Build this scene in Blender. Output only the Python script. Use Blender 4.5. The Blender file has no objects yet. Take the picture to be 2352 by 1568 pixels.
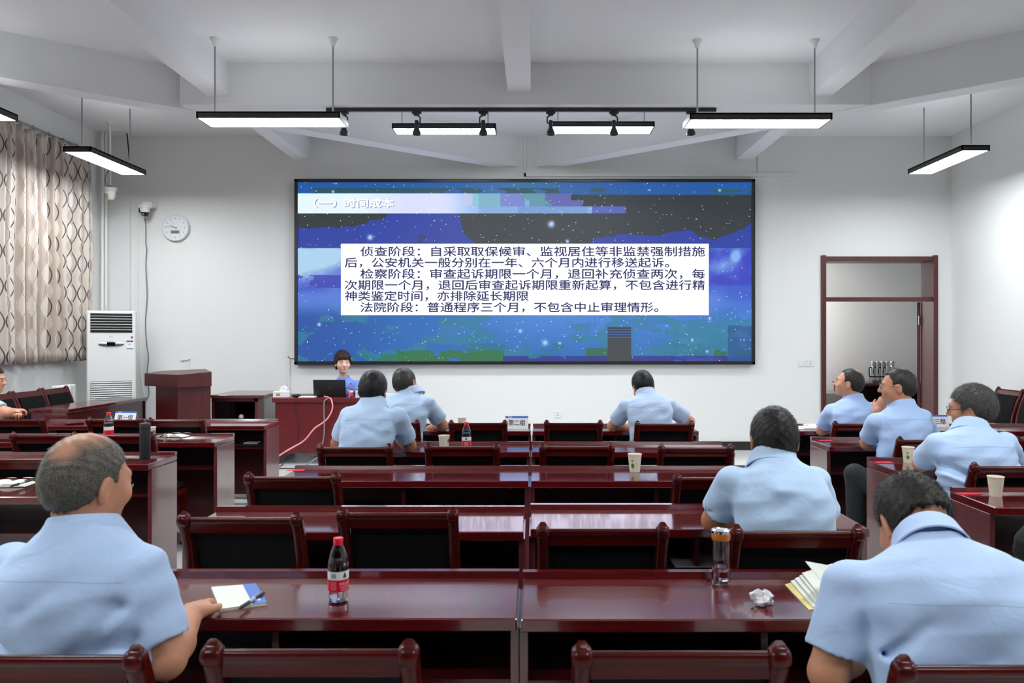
import bpy, math, random
import numpy as np
from mathutils import Vector, Matrix

random.seed(7)
rng = np.random.default_rng(11)
SC = bpy.context.scene
COL = SC.collection
PI = math.pi

# ------------------------------------------------------------------ camera
F = 1750.0                 # focal length in photograph pixels (2352 wide)
VX, VY = 1224.0, 775.0     # vanishing point of the room's depth axis
EYE = 1.55
cam_d = bpy.data.cameras.new('camera')
cam_d.sensor_width = 36.0
cam_d.lens = F / 2352 * 36
cam_d.shift_x = (1176 - VX) / 2352
cam_d.shift_y = -(784 - VY) / 2352
cam_d.clip_start = 0.05
cam_d.dof.use_dof = True
cam_d.dof.focus_distance = 7.0
cam_d.dof.aperture_fstop = 6.3
cam = bpy.data.objects.new('camera', cam_d)
COL.objects.link(cam)
cam.location = (0, 0, EYE)
cam.rotation_euler = (PI / 2, 0, 0)
SC.camera = cam

# ------------------------------------------------------------------ world, exposure
w = bpy.data.worlds.new('world')
SC.world = w
w.use_nodes = True
w.node_tree.nodes['Background'].inputs[0].default_value = (0.75, 0.82, 0.9, 1)
w.node_tree.nodes['Background'].inputs[1].default_value = 0.3
SC.view_settings.view_transform = 'Standard'
SC.view_settings.look = 'None'
SC.view_settings.gamma = 1
SC.view_settings.use_curve_mapping = False
SC.view_settings.exposure = 0.0
SC.cycles.use_denoising = True
SC.cycles.max_bounces = 8
SC.cycles.diffuse_bounces = 4
SC.cycles.glossy_bounces = 4
SC.cycles.transmission_bounces = 8
SC.cycles.sample_clamp_indirect = 4
SC.cycles.caustics_reflective = False
SC.cycles.caustics_refractive = False
LAMP = 50.0                # strength of the lamp diffusers


def P(u, v, Y):
    """World point seen at photograph pixel (u, v) at depth Y."""
    return Vector(((u - VX) / F * Y, Y, EYE - (v - VY) / F * Y))


# ------------------------------------------------------------------ colours and materials
def lin(c):
    c = c / 255.0
    return c / 12.92 if c <= 0.04045 else ((c + 0.055) / 1.055) ** 2.4


def rgb(r, g, b):
    return (lin(r), lin(g), lin(b), 1.0)


def mat(name, col, rough=0.5, metal=0.0, coat=0.0, spec=0.5, trans=0.0, ior=1.5, bump=0.0, bscale=200.0,
        vary=0.0, vscale=6.0, emit=None, estr=0.0, sss=0.0, sheen=0.0, coatr=0.06):
    m = bpy.data.materials.new(name)
    m.use_nodes = True
    nt = m.node_tree
    b = nt.nodes['Principled BSDF']
    b.inputs['Base Color'].default_value = col
    b.inputs['Roughness'].default_value = rough
    b.inputs['Metallic'].default_value = metal
    b.inputs['Coat Weight'].default_value = coat
    b.inputs['Coat Roughness'].default_value = coatr
    b.inputs['Specular IOR Level'].default_value = spec
    b.inputs['Transmission Weight'].default_value = trans
    b.inputs['IOR'].default_value = ior
    b.inputs['Sheen Weight'].default_value = sheen
    if sss:
        b.inputs['Subsurface Weight'].default_value = sss
        b.inputs['Subsurface Radius'].default_value = (0.012, 0.004, 0.002)
        b.inputs['Subsurface Scale'].default_value = 1.0
    if emit:
        b.inputs['Emission Color'].default_value = emit
        b.inputs['Emission Strength'].default_value = estr
    tc = None
    if bump or vary:
        tc = nt.nodes.new('ShaderNodeTexCoord')
    if bump:
        n = nt.nodes.new('ShaderNodeTexNoise')
        n.inputs['Scale'].default_value = bscale
        n.inputs['Detail'].default_value = 3
        bp = nt.nodes.new('ShaderNodeBump')
        bp.inputs['Strength'].default_value = bump
        bp.inputs['Distance'].default_value = 0.002
        nt.links.new(tc.outputs['Object'], n.inputs['Vector'])
        nt.links.new(n.outputs['Fac'], bp.inputs['Height'])
        nt.links.new(bp.outputs['Normal'], b.inputs['Normal'])
    if vary:
        n = nt.nodes.new('ShaderNodeTexNoise')
        n.inputs['Scale'].default_value = vscale
        n.inputs['Detail'].default_value = 4
        mx = nt.nodes.new('ShaderNodeMixRGB')
        mx.inputs[1].default_value = tuple(c * (1 - vary) for c in col[:3]) + (1,)
        mx.inputs[2].default_value = tuple(min(1, c * (1 + vary)) for c in col[:3]) + (1,)
        nt.links.new(tc.outputs['Object'], n.inputs['Vector'])
        nt.links.new(n.outputs['Fac'], mx.inputs[0])
        nt.links.new(mx.outputs[0], b.inputs['Base Color'])
    return m


def wood(name, c1, c2, rough=0.22, axis=0, coat=0.6):
    m = mat(name, c1, rough, coat=coat, coatr=0.07)
    nt = m.node_tree
    b = nt.nodes['Principled BSDF']
    tc = nt.nodes.new('ShaderNodeTexCoord')
    mp = nt.nodes.new('ShaderNodeMapping')
    s = [60.0, 60.0, 60.0]
    s[axis] = 3.0
    mp.inputs['Scale'].default_value = s
    n = nt.nodes.new('ShaderNodeTexNoise')
    n.inputs['Scale'].default_value = 1.0
    n.inputs['Detail'].default_value = 5
    n.inputs['Distortion'].default_value = 0.6
    r = nt.nodes.new('ShaderNodeValToRGB')
    r.color_ramp.elements[0].position = 0.35
    r.color_ramp.elements[1].position = 0.7
    r.color_ramp.elements[0].color = c1
    r.color_ramp.elements[1].color = c2
    nt.links.new(tc.outputs['Object'], mp.inputs['Vector'])
    nt.links.new(mp.outputs[0], n.inputs['Vector'])
    nt.links.new(n.outputs['Fac'], r.inputs[0])
    nt.links.new(r.outputs[0], b.inputs['Base Color'])
    return m


M = {}
M['wall'] = mat('wall paint', rgb(232, 233, 231), 0.75, bump=0.05, bscale=60)
M['ceil'] = mat('ceiling paint', rgb(238, 239, 240), 0.85)
M['tile'] = mat('floor tile', rgb(222, 224, 220), 0.12, spec=0.5, vary=0.03, vscale=2)
M['stage'] = mat('platform tile', rgb(226, 228, 225), 0.15)
M['base'] = mat('baseboard', rgb(34, 30, 30), 0.3)
M['wood'] = wood('mahogany', rgb(76, 8, 13), rgb(98, 14, 18), 0.2, 0, 1.0)
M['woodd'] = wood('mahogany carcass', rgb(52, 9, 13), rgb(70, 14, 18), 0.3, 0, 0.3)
M['woods'] = wood('mahogany side', rgb(84, 36, 40), rgb(98, 44, 48), 0.32, 2, 1.0)
M['chair'] = wood('chair frame wood', rgb(58, 9, 9), rgb(80, 17, 13), 0.24, 2, 0.08)
M['chair'].node_tree.nodes['Principled BSDF'].inputs['Specular IOR Level'].default_value = .16
M['rail'] = wood('chair rail wood', rgb(56, 9, 9), rgb(78, 16, 13), 0.24, 0, 0.08)
M['rail'].node_tree.nodes['Principled BSDF'].inputs['Specular IOR Level'].default_value = .16
M['podium'] = wood('lectern veneer', rgb(62, 14, 15), rgb(78, 20, 20), 0.4, 2, 0.1)
M['desk'] = wood('teacher desk veneer', rgb(92, 18, 24), rgb(104, 24, 30), 0.4, 0, 0.1)
M['pad'] = mat('black upholstery', rgb(14, 15, 17), 0.75, spec=.12, bump=0.25, bscale=500)
M['black'] = mat('black plastic', rgb(20, 21, 23), 0.4)
M['metalb'] = mat('black metal', rgb(22, 23, 26), 0.35)
M['white'] = mat('white plastic', rgb(232, 233, 231), 0.4)
M['ivory'] = mat('ivory plastic', rgb(205, 205, 190), 0.45)
M['steel'] = mat('brushed steel', rgb(190, 192, 194), 0.3, metal=1.0)
M['chrome'] = mat('chrome', rgb(225, 226, 228), 0.12, metal=1.0)
M['galv'] = mat('grey rod', rgb(150, 154, 158), 0.4, metal=0.6)
M['light'] = mat('lamp diffuser', rgb(250, 250, 250), 0.5, emit=(0.93, 0.97, 1.0, 1), estr=LAMP)
M['ceiling_fill'] = mat('ceiling fill glow', rgb(250, 250, 250), 0.5, emit=(0.93, 0.97, 1.0, 1), estr=2.2)  # glow added on the lamp tops to brighten ceiling and upper walls
M['doorw'] = wood('door frame wood', rgb(66, 20, 24), rgb(82, 28, 30), 0.4, 2, 0.15)
M['grey'] = mat('grey paint', rgb(120, 122, 124), 0.5)
M['glass'] = mat('clear glass', (1, 1, 1, 1), 0.02, trans=1.0, ior=1.45)
M['pane'] = mat('window glass', (1, 1, 1, 1), 0.01, trans=1.0, ior=1.1)
M['pet'] = mat('clear bottle plastic', (0.98, 0.985, 1, 1), 0.02, trans=1.0, ior=1.45)
M['water'] = mat('water', (0.98, 0.985, 1, 1), 0.0, trans=1.0, ior=1.33)
M['red'] = mat('red plastic', rgb(215, 24, 48), 0.35)
M['paper'] = mat('cream paper', rgb(232, 236, 224), 0.7)
M['pwhite'] = mat('white paper', rgb(238, 240, 242), 0.7)
M['cup'] = mat('paper cup', rgb(232, 228, 208), 0.55)
M['slip'] = mat('red paper slip', rgb(214, 32, 60), 0.6)
M['blue'] = mat('blue print', rgb(20, 105, 200), 0.5)
M['ink'] = mat('black ink', rgb(18, 18, 22), 0.5)
M['green'] = mat('green print', rgb(70, 150, 50), 0.5)
M['dkgreen'] = mat('dark green print', rgb(10, 95, 60), 0.5)
M['glassd'] = mat('dark glass', rgb(10, 10, 12), 0.08)
M['grdev'] = mat('grey device', rgb(170, 172, 175), 0.4)


# ------------------------------------------------------------------ mesh builder
class MB:
    def __init__(self):
        self.v = []
        self.f = []
        self.mi = []
        self.mats = []

    def _m(self, m):
        if m not in self.mats:
            self.mats.append(m)
        return self.mats.index(m)

    def add(self, verts, faces, m):
        o = len(self.v)
        self.v.extend([tuple(p) for p in verts])
        k = self._m(m)
        for f in faces:
            self.f.append(tuple(i + o for i in f))
            self.mi.append(k)
        return self

    def box(self, lo, hi, m, bev=0.0, R=None, at=None):
        lo = [min(a, b) for a, b in zip(lo, hi)] if False else list(lo)
        hi = list(hi)
        c = [(a + b) / 2 for a, b in zip(lo, hi)]
        h = [abs(b - a) / 2 for a, b in zip(lo, hi)]
        bev = min(bev, min(h) * 0.95)
        vs, fs = [], []
        if bev <= 0:
            for sx in (-1, 1):
                for sy in (-1, 1):
                    for sz in (-1, 1):
                        vs.append(Vector((sx * h[0], sy * h[1], sz * h[2])))
            fs = [(0, 1, 3, 2), (4, 6, 7, 5), (0, 4, 5, 1), (2, 3, 7, 6), (0, 2, 6, 4), (1, 5, 7, 3)]
        else:
            idx = {}
            for sx in (-1, 1):
                for sy in (-1, 1):
                    for sz in (-1, 1):
                        for ax in range(3):
                            p = [sx * (h[0] - bev), sy * (h[1] - bev), sz * (h[2] - bev)]
                            p[ax] = (sx, sy, sz)[ax] * h[ax]
                            idx[(sx, sy, sz, ax)] = len(vs)
                            vs.append(Vector(p))
            for ax in range(3):
                b1, b2 = (ax + 1) % 3, (ax + 2) % 3
                for s in (-1, 1):
                    q = []
                    for t1, t2 in ((-1, -1), (1, -1), (1, 1), (-1, 1)):
                        k = [0, 0, 0]
                        k[ax], k[b1], k[b2] = s, t1, t2
                        q.append(idx[(k[0], k[1], k[2], ax)])
                    fs.append(tuple(q if s > 0 else q[::-1]))
                # edges parallel to ax
                for t1 in (-1, 1):
                    for t2 in (-1, 1):
                        q = []
                        for s, a in ((-1, b1), (-1, b2), (1, b2), (1, b1)):
                            k = [0, 0, 0]
                            k[ax], k[b1], k[b2] = s, t1, t2
                            q.append(idx[(k[0], k[1], k[2], a)])
                        fs.append(tuple(q if t1 * t2 < 0 else q[::-1]))
            for sx in (-1, 1):
                for sy in (-1, 1):
                    for sz in (-1, 1):
                        q = [idx[(sx, sy, sz, a)] for a in range(3)]
                        fs.append(tuple(q if sx * sy * sz > 0 else q[::-1]))
        if R is not None:
            vs = [R @ p for p in vs]
        vs = [p + Vector(c) for p in vs]
        if at is not None:
            vs = [at @ p for p in vs]
        return self.add(vs, fs, m)

    def prism(self, pts, z0, z1, m):
        """Polygon in the XY plane (counter clockwise) extruded from z0 to z1."""
        n = len(pts)
        vs = [(p[0], p[1], z0) for p in pts] + [(p[0], p[1], z1) for p in pts]
        fs = [tuple(range(n - 1, -1, -1)), tuple(range(n, 2 * n))]
        fs += [(i, (i + 1) % n, n + (i + 1) % n, n + i) for i in range(n)]
        return self.add(vs, fs, m)

    def extrude(self, pts, axis, a, b, m):
        """Polygon of (p, q) on the two other axes extruded along axis from a to b."""
        n = len(pts)
        vs = []
        for t in (a, b):
            for p in pts:
                q = list(p)
                q.insert(axis, t)
                vs.append(q)
        fs = [tuple(range(n - 1, -1, -1)), tuple(range(n, 2 * n))]
        fs += [(i, (i + 1) % n, n + (i + 1) % n, n + i) for i in range(n)]
        return self.add(vs, fs, m)

    def lathe(self, prof, m, n=24, at=None, capped=True):
        """prof: list of (r, z); turned around Z."""
        vs, fs = [], []
        for r, z in prof:
            for k in range(n):
                a = 2 * PI * k / n
                vs.append(Vector((r * math.cos(a), r * math.sin(a), z)))
        for i in range(len(prof) - 1):
            for k in range(n):
                k2 = (k + 1) % n
                fs.append((i * n + k, i * n + k2, (i + 1) * n + k2, (i + 1) * n + k))
        if capped:
            if prof[0][0] > 1e-5:
                fs.append(tuple(range(n - 1, -1, -1)))
            if prof[-1][0] > 1e-5:
                o = (len(prof) - 1) * n
                fs.append(tuple(range(o, o + n)))
        if at is not None:
            vs = [at @ p for p in vs]
        return self.add(vs, fs, m)

    def tube(self, pts, r, m, n=8, ry=None, square=0):
        """Tube along a path; r scalar or list; ry gives an elliptical section."""
        pts = [Vector(p) for p in pts]
        k = len(pts)
        rs = r if isinstance(r, (list, tuple)) else [r] * k
        vs, fs = [], []
        up = None
        for i, p in enumerate(pts):
            t = (pts[min(i + 1, k - 1)] - pts[max(i - 1, 0)]).normalized()
            if up is None:
                up = Vector((0, 0, 1)) if abs(t.z) < 0.9 else Vector((1, 0, 0))
            s = t.cross(up).normalized()
            up = s.cross(t).normalized()
            for j in range(n):
                a = 2 * PI * j / n
                vs.append(p + s * math.cos(a) * rs[i] + up * math.sin(a) * (rs[i] if ry is None else ry))
        for i in range(k - 1):
            for j in range(n):
                j2 = (j + 1) % n
                fs.append((i * n + j, i * n + j2, (i + 1) * n + j2, (i + 1) * n + j))
        fs.append(tuple(range(n - 1, -1, -1)))
        fs.append(tuple(range((k - 1) * n, k * n)))
        return self.add(vs, fs, m)

    def ball(self, c, r, m, n=12, sc=(1, 1, 1)):
        prof = [(math.sin(PI * i / (n // 2 * 2)) * r, -math.cos(PI * i / (n // 2 * 2)) * r) for i in range(n // 2 * 2 + 1)]
        prof[0] = (0.0, -r)
        prof[-1] = (0.0, r)
        A = Matrix.Translation(Vector(c)) @ Matrix.Diagonal((sc[0], sc[1], sc[2], 1))
        return self.lathe(prof, m, n, A, False)

    def build(self, name, parent=None, smooth=40, loc=None):
        me = bpy.data.meshes.new(name)
        me.from_pydata(self.v, [], self.f)
        for m in self.mats:
            me.materials.append(m)
        me.polygons.foreach_set('material_index', self.mi)
        me.update()
        if smooth:
            me.polygons.foreach_set('use_smooth', [True] * len(me.polygons))
            me.set_sharp_from_angle(angle=math.radians(smooth))
        o = bpy.data.objects.new(name, me)
        COL.objects.link(o)
        if parent is not None:
            o.parent = parent
        if loc is not None:
            o.location = loc
        return o


def tag(o, label, cat, group=None):
    o['label'] = label
    o['category'] = cat
    if group:
        o['group'] = group
    return o


def thing(name, label, cat, loc=(0, 0, 0), rz=0.0, group=None):
    o = bpy.data.objects.new(name, None)
    COL.objects.link(o)
    o.empty_display_size = 0.05
    o.location = loc
    o.rotation_euler = (0, 0, rz)
    return tag(o, label, cat, group)


def struct(mb, name, smooth=0):
    o = mb.build(name, smooth=smooth)
    o['kind'] = 'structure'
    return o


def dup(root, loc, rz, label, group=None):
    r = root.copy()
    COL.objects.link(r)
    r.location = loc
    r.rotation_euler = (0, 0, rz)
    r['label'] = label
    if group:
        r['group'] = group
    for ch in list(root.children):
        c = ch.copy()
        COL.objects.link(c)
        c.parent = r
        for g in list(ch.children):
            d = g.copy()
            COL.objects.link(d)
            d.parent = c
    return r


def text_mesh(s, size, bold=0.0):
    c = bpy.data.curves.new('text', 'FONT')
    c.body = s
    c.size = size
    c.offset = bold
    c.resolution_u = 3
    o = bpy.data.objects.new('text', c)
    COL.objects.link(o)
    dg = bpy.context.evaluated_depsgraph_get()
    me = bpy.data.meshes.new_from_object(o.evaluated_get(dg))
    vs = [v.co.copy() for v in me.vertices]
    fs = [tuple(p.vertices) for p in me.polygons]
    bpy.data.objects.remove(o)
    bpy.data.curves.remove(c)
    bpy.data.meshes.remove(me)
    return vs, fs


def put_text(mb, s, x0, x1, zb, h, y, m, bold=0.0, mtx=None):
    """Text stretched to x0..x1 with em height h, base line zb, lying in the XZ plane at depth y."""
    vs, fs = text_mesh(s, 1.0, bold)
    a = min(v.x for v in vs)
    b = max(v.x for v in vs)
    out = []
    for v in vs:
        p = Vector((x0 + (v.x - a) / (b - a) * (x1 - x0), y, zb + v.y * h))
        out.append(mtx @ p if mtx is not None else p)
    mb.add(out, fs, m)


# ------------------------------------------------------------------ the room
XL, XR, YB, YF, ZC, ZP, YP = -5.52, 5.40, -3.6, 9.83, 4.15, 0.10, 7.34
struct(MB().box((XL - .2, YB - .2, -.1), (XR + .2, YF + .3, 0), M['tile']), 'floor')
struct(MB().box((XL - .2, YB - .2, ZC), (XR + .2, YF + .3, ZC + .1), M['ceil']), 'ceiling')
struct(MB().box((XL - .2, YB - .2, 0), (XL, YF + .3, ZC), M['wall']), 'wall_left')
struct(MB().box((XR, YB - .2, 0), (XR + .2, YF + .3, ZC), M['wall']), 'wall_right')
struct(MB().box((XL, YB - .2, 0), (XR, YB, ZC), mat('dark reflection blocker', rgb(58, 44, 40), .6)), 'wall_back')  # unseen rear wall, dark finish invented to kill reflections on the chairs
# front wall with the doorway at right
DX0, DX1, DZ = 3.72, 5.21, 2.59
fw = MB()
fw.box((XL, YF, 0), (DX0, YF + .3, ZC), M['wall'])
fw.box((DX1, YF, 0), (XR, YF + .3, ZC), M['wall'])
fw.box((DX0, YF, DZ), (DX1, YF + .3, ZC), M['wall'])
struct(fw, 'wall_front')
struct(MB().box((XL, YF - .035, 0), (-5.18, YF, ZC), M['wall']), 'wall_pilaster')
pl = MB().box((XL, YP, 0), (XR, YF, ZP), M['stage'])
struct(pl, 'floor_platform')
struct(MB().box((XL + .01, YF - .015, ZP), (DX0, YF, ZP + .11), M['base']), 'baseboard_front')
struct(MB().box((XR - .015, YB, 0), (XR, YP, .11), M['base']), 'baseboard_right')
struct(MB().box((XL, YB, 0), (XL + .015, YP, .11), M['base']), 'baseboard_left')


# ceiling beams
def beam(a, b, wdt, z0, name):
    a, b = Vector((a[0], a[1], 0)), Vector((b[0], b[1], 0))
    d = (b - a).normalized()
    n = Vector((-d.y, d.x, 0)) * wdt
    pts = [a, b, b + n, a + n]
    ar = sum(pts[i].x * pts[(i + 1) % 4].y - pts[(i + 1) % 4].x * pts[i].y for i in range(4))
    if ar < 0:
        pts = pts[::-1]
    return struct(MB().prism([(p.x, p.y) for p in pts], z0, ZC + .01, M['ceil']), name)


beam((-0.20, 9.83), (-5.52, 5.66), -0.22, 3.755, 'ceiling_beam_diagonal_left')
beam((0.05, 9.83), (5.40, 5.43), 0.22, 3.755, 'ceiling_beam_diagonal_right')
beam((-3.35, 7.23), (3.2, 7.23), 0.24, 3.76, 'ceiling_beam_cross')
for nm, x0, x1 in (('left', -3.08, -2.88), ('right', 2.62, 2.83)):
    struct(MB().box((x0, YB, 3.84), (x1, YF, ZC + .01), M['ceil']), 'ceiling_beam_' + nm)
struct(MB().box((-.24, YB, 3.88), (-.02, 7.25, ZC + .01), M['ceil']), 'ceiling_beam_middle')

# doorway: frame, transom bar, pane, open leaf
dm = MB()
fz, fr = ZP, .075
dm.box((DX0 - .005, YF - .03, fz), (DX0 + .055, YF + .3, DZ + .02), M['doorw'], .004)
dm.box((DX1 - .055, YF - .03, fz), (DX1 + .005, YF + .3, DZ + .02), M['doorw'], .004)
dm.box((DX0 + .05, YF - .02, DZ - .055), (DX1 - .05, YF + .3, DZ + .005), M['doorw'], .004)
door = struct(dm, 'door_1')
MB().box((DX0 + .05, YF + .0, 2.015), (DX1 - .05, YF + .06, 2.07), M['doorw'], .004).build('transom_bar', door, 0)
MB().box((DX0 + .055, YF + .24, 2.07), (DX1 - .055, YF + .245, DZ - .055), M['pane']).build('transom_pane', door, 0)
MB().box((DX0 + .055, YF + .23, 2.03), (DX1 - .055, YF + .26, 2.07), M['doorw']).build('transom_sill', door, 0)
lf = MB()
R = Matrix.Rotation(-math.radians(27), 3, 'Z')
lf.box((-.02, 0, .02), (.02, .7, 1.92), M['doorw'], at=Matrix.Translation((DX1 - .075, YF + .31, ZP)) @ R.to_4x4())
lf.build('door_leaf', door, 0)
hg = MB().box((DX1 - .085, YF + .285, 1.72), (DX1 - .056, YF + .305, 1.84), M['chrome'])
hg.build('hinge', door, 0)

# corridor behind the doorway
cw = 12.75
struct(MB().box((2.2, cw, -.1), (8.2, cw + .2, 3.4), M['wall']), 'wall_corridor')
struct(MB().box((2.2, YF + .3, -.1), (8.2, cw, ZP - .02), M['tile']), 'floor_corridor')
struct(MB().box((2.2, YF + .3, 3.0), (8.2, cw, 3.1), M['ceil']), 'ceiling_corridor')
struct(MB().box((2.2, 11.5, 2.72), (6.0, 11.75, 3.0), M['ceil']), 'ceiling_beam_corridor')
struct(MB().box((8.0, YF + .3, -.1), (8.2, cw, 3.1), M['wall']), 'wall_corridor_right')
struct(MB().box((2.2, YF + .3, -.1), (2.4, cw, 3.1), M['wall']), 'wall_corridor_left')
granite = mat('speckled granite', rgb(120, 118, 112), 0.4, vary=0.5, vscale=220)
gb = MB().box((4.1, 12.2, .08), (5.0, 12.7, .66), granite, .01).box((4.1, 12.05, .08), (4.98, 12.2, .4), granite, .01)
tag(gb.build('stone_step', smooth=0), 'grey speckled stone steps beyond the open doorway', 'step')


# ------------------------------------------------------------------ lamps
def lamp(name, label, c, ln, wd, along_y, ztop=ZC, rods=(0.42, 0.42), group=None, canopy=True, rz=0.0, simple=False):
    t = thing(name, label, 'lamp', c, (PI / 2 if along_y else 0) + rz, group)
    hx, hy = ln / 2, wd / 2
    fr = MB()
    for s in (-1, 1):
        fr.box((-hx, s * hy - s * .012 if s > 0 else -hy, -.025), (hx, hy if s > 0 else -hy + .012, .03), M['metalb'])
        fr.box((hx - .012 if s > 0 else -hx, -hy, -.025), (hx if s > 0 else -hx + .012, hy, .03), M['metalb'])
    fr.box((-hx, -hy, .018), (hx, hy, .03), M['metalb'])
    fr.build('frame', t, 0)
    MB().box((-hx + .012, -hy + .012, -.022), (hx - .012, hy - .012, .0), M['light']).build('diffuser', t, 0)
    MB().box((-hx + .03, -hy + .03, .0301), (hx - .03, hy - .03, .034), M['ceiling_fill']).build('ceiling_fill_panel', t, 0)  # added glowing sheet facing up, not a part of the lamp
    if not simple:
        for s, k in ((-1, rods[0]), (1, rods[1])):
            x = s * k * ln
            h = ztop - c[2]
            MB().tube([(x, 0, .03), (x, 0, h - .005)], .0075, M['galv'], 8).build('hanging_rod', t)
            if canopy:
                MB().lathe([(.012, h - .075), (.02, h - .06), (.028, h - .03), (.045, h - .008), (.045, h)], M['white'], 20,
                           Matrix.Translation((x, 0, 0))).build('ceiling_cup', t)
    return t


LZ = 3.44
lamp('pendant_lamp', 'long white pendant lamp above the front rows, left one of the near pair', (-2.25, 6.62, LZ), 1.22, .3, False, group='pendant lamps')
lamp('pendant_lamp', 'long white pendant lamp above the front rows, right one of the near pair', (1.95, 6.66, LZ), 1.22, .3, False, group='pendant lamps')
lamp('pendant_lamp', 'pendant lamp in front of the screen, behind the left track spotlights', (-.945, 8.2, 3.79), 1.10, .26, False, group='pendant lamps', canopy=False)
lamp('pendant_lamp', 'slightly tilted pendant lamp in front of the screen, behind the right track spotlights', (.73, 8.15, 3.79), 1.10, .3, False, group='pendant lamps', canopy=False)
lamp('pendant_lamp', 'pendant lamp pointing into the room beside the end of the curtain', (-4.58, 8.2, LZ), 1.1, .28, True, group='pendant lamps', canopy=False)
lamp('pendant_lamp', 'pendant lamp cut off by the picture edge above the curtain', (-4.58, 6.02, LZ), 1.1, .28, True, group='pendant lamps', canopy=False)
lamp('pendant_lamp', 'single pendant lamp near the wall above the doorway', (4.42, 8.15, LZ), 1.1, .28, True, group='pendant lamps', canopy=False)
for x, y, ay in ((-2.25, 3.2, False), (1.95, 3.2, False), (-4.58, 3.2, True), (4.42, 2.3, True),
                 (-2.25, 0.0, False), (1.95, 0.0, False)):
    lamp('pendant_lamp', 'pendant lamp of the rear rows, outside the picture', (x, y, LZ), 1.2, .3, ay, group='pendant lamps behind the viewer')
# unseen lamp added to light the corridor
cl = thing('corridor_fill_lamp', 'added flat ceiling lamp, unseen, lighting the corridor beyond the doorway', 'lamp', (3.6, 11.9, 2.97))
MB().box((-.6, -.2, -.03), (.6, .2, .02), M['white'], .005).build('housing', cl, 0)
MB().box((-.57, -.17, -.045), (.57, .17, -.03), mat('corridor fill glow', rgb(250, 250, 250), .5, emit=(1, .97, .98, 1), estr=75.0)).build('diffuser', cl, 0)

# track rail and six spotlights
zr = 3.755
tr = MB().box((-1.99, 7.32, zr - .03), (1.765, 7.36, zr), M['metalb'], .004)
tag(tr.build('track_rail', smooth=0), 'thin black light track under the cross beam', 'track')
for i, (px, side, lb) in enumerate(((790, 0, 'behind the near left pendant lamp'), (957, 1, 'second from the left end of the track'),
                                    (1110, -1, 'third from the left end of the track'), (1265, -1, 'third from the right end of the track'),
                                    (1410, 1, 'second from the right end of the track'), (1587, 0, 'behind the near right pendant lamp'))):
    x = (px - VX) / F * 7.34
    t = thing('track_spotlight', 'black cone spotlight on the ceiling track, ' + lb, 'spotlight', (x, 7.34, zr - .03), 0, 'track spotlights')
    s = side or 1
    MB().box((-.045, -.018, -.022), (.045, .018, 0), M['metalb'], .004).box((-.025, -.018, -.04), (.025, .018, -.02), M['metalb'], .003).build('adapter', t, 0)
    MB().tube([(0, 0, -.035), (s * .022, 0, -.045), (s * .034, 0, -.055), (s * .034, 0, -.105), (s * .02, 0, -.115), (0, 0, -.115)], .008, M['metalb'], 6).build('bracket', t)
    MB().lathe([(.017, -.085), (.019, -.09), (.019, -.15), (.034, -.185), (.042, -.205), (.042, -.222), (.037, -.222), (.03, -.20)], M['metalb'], 20).build('lamp_head', t)


# ------------------------------------------------------------------ tables
def make_table(name, L, label, group):
    """Long lecture table, origin on the floor at the middle of its near edge; near edge at y=0, far edge y=.39."""
    t = thing(name, label, 'table', group=group)
    h = L / 2
    W, Dk = M['wood'], M['woodd']
    MB().box((-h, 0, .722), (h, .39, .76), W, .004).build('tabletop', t, 0)
    lg = MB()
    lg.extrude([(.355, .7605), (.39, .7605), (.39, .782), (.362, .782)], 0, -h, h, W)
    lg.build('ledge', t, 0)
    for s in (-1, 1):
        x0 = s * (h - .02)
        MB().box((min(x0, x0 + s * .026), .035, 0), (max(x0, x0 + s * .026), .375, .722), M['woods'], .002).build('side_panel', t, 0)
    MB().box((-h + .02, .345, .08), (h - .02, .36, .722), Dk).build('modesty_panel', t, 0)
    MB().box((-h + .02, .06, .545), (h - .02, .345, .562), Dk).build('shelf', t, 0)
    MB().box((-.01, .06, .562), (.01, .345, .722), Dk).build('divider', t, 0)
    for s in (-1, 1):
        MB().lathe([(.004, 0), (.013, 0), (.013, .004), (.009, .004)], M['grey'], 14,
                   Matrix.Translation((s * (h - .11), .343, .66)) @ Matrix.Rotation(PI / 2, 4, 'X')).build('cable_ring', t)
    return t


L = 1.40
ROWS = [(2.144, 2.136), (3.10, 3.145), (4.20, 4.20), (5.26, 5.26), (6.43, 6.43)]
rowname = ['nearest', 'second nearest', 'middle', 'second farthest', 'farthest']
proto = make_table('lecture_table', L, 'dark red table in the nearest centre row, left half with the pocket notebook on it', 'lecture tables')
proto.location = (-.745, 2.144, 0)
tabs_done = True
cl_lab = {(0, 1): 'dark red table in the nearest centre row, right half with the glass tumbler on it',
          (1, 0): 'empty dark red table, left half of the second centre row from the viewer',
          (1, 1): 'dark red table with a bright reflection where the broad backed man leans',
          (2, 0): 'empty dark red table with a red slip at its left end, middle centre row',
          (2, 1): 'dark red table with the green marked paper cup, middle centre row',
          (3, 0): 'dark red table with red capped bottle and paper cup before the writing man',
          (3, 1): 'empty dark red table between the bowing man and the cup with green mark',
          (4, 0): 'dark red table with the second group card at its end',
          (4, 1): 'dark red table of the man bowing low, nearest the screen'}
for (r, sd), lb in cl_lab.items():
    jx = {0: -.745, 1: -.738, 2: -.725, 3: -.725, 4: -.72}[r] if sd == 0 else {0: .667, 1: .69, 2: .69, 3: .695, 4: .70}[r]
    dup(proto, (jx, ROWS[r][sd], 0), 0, lb)
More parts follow.
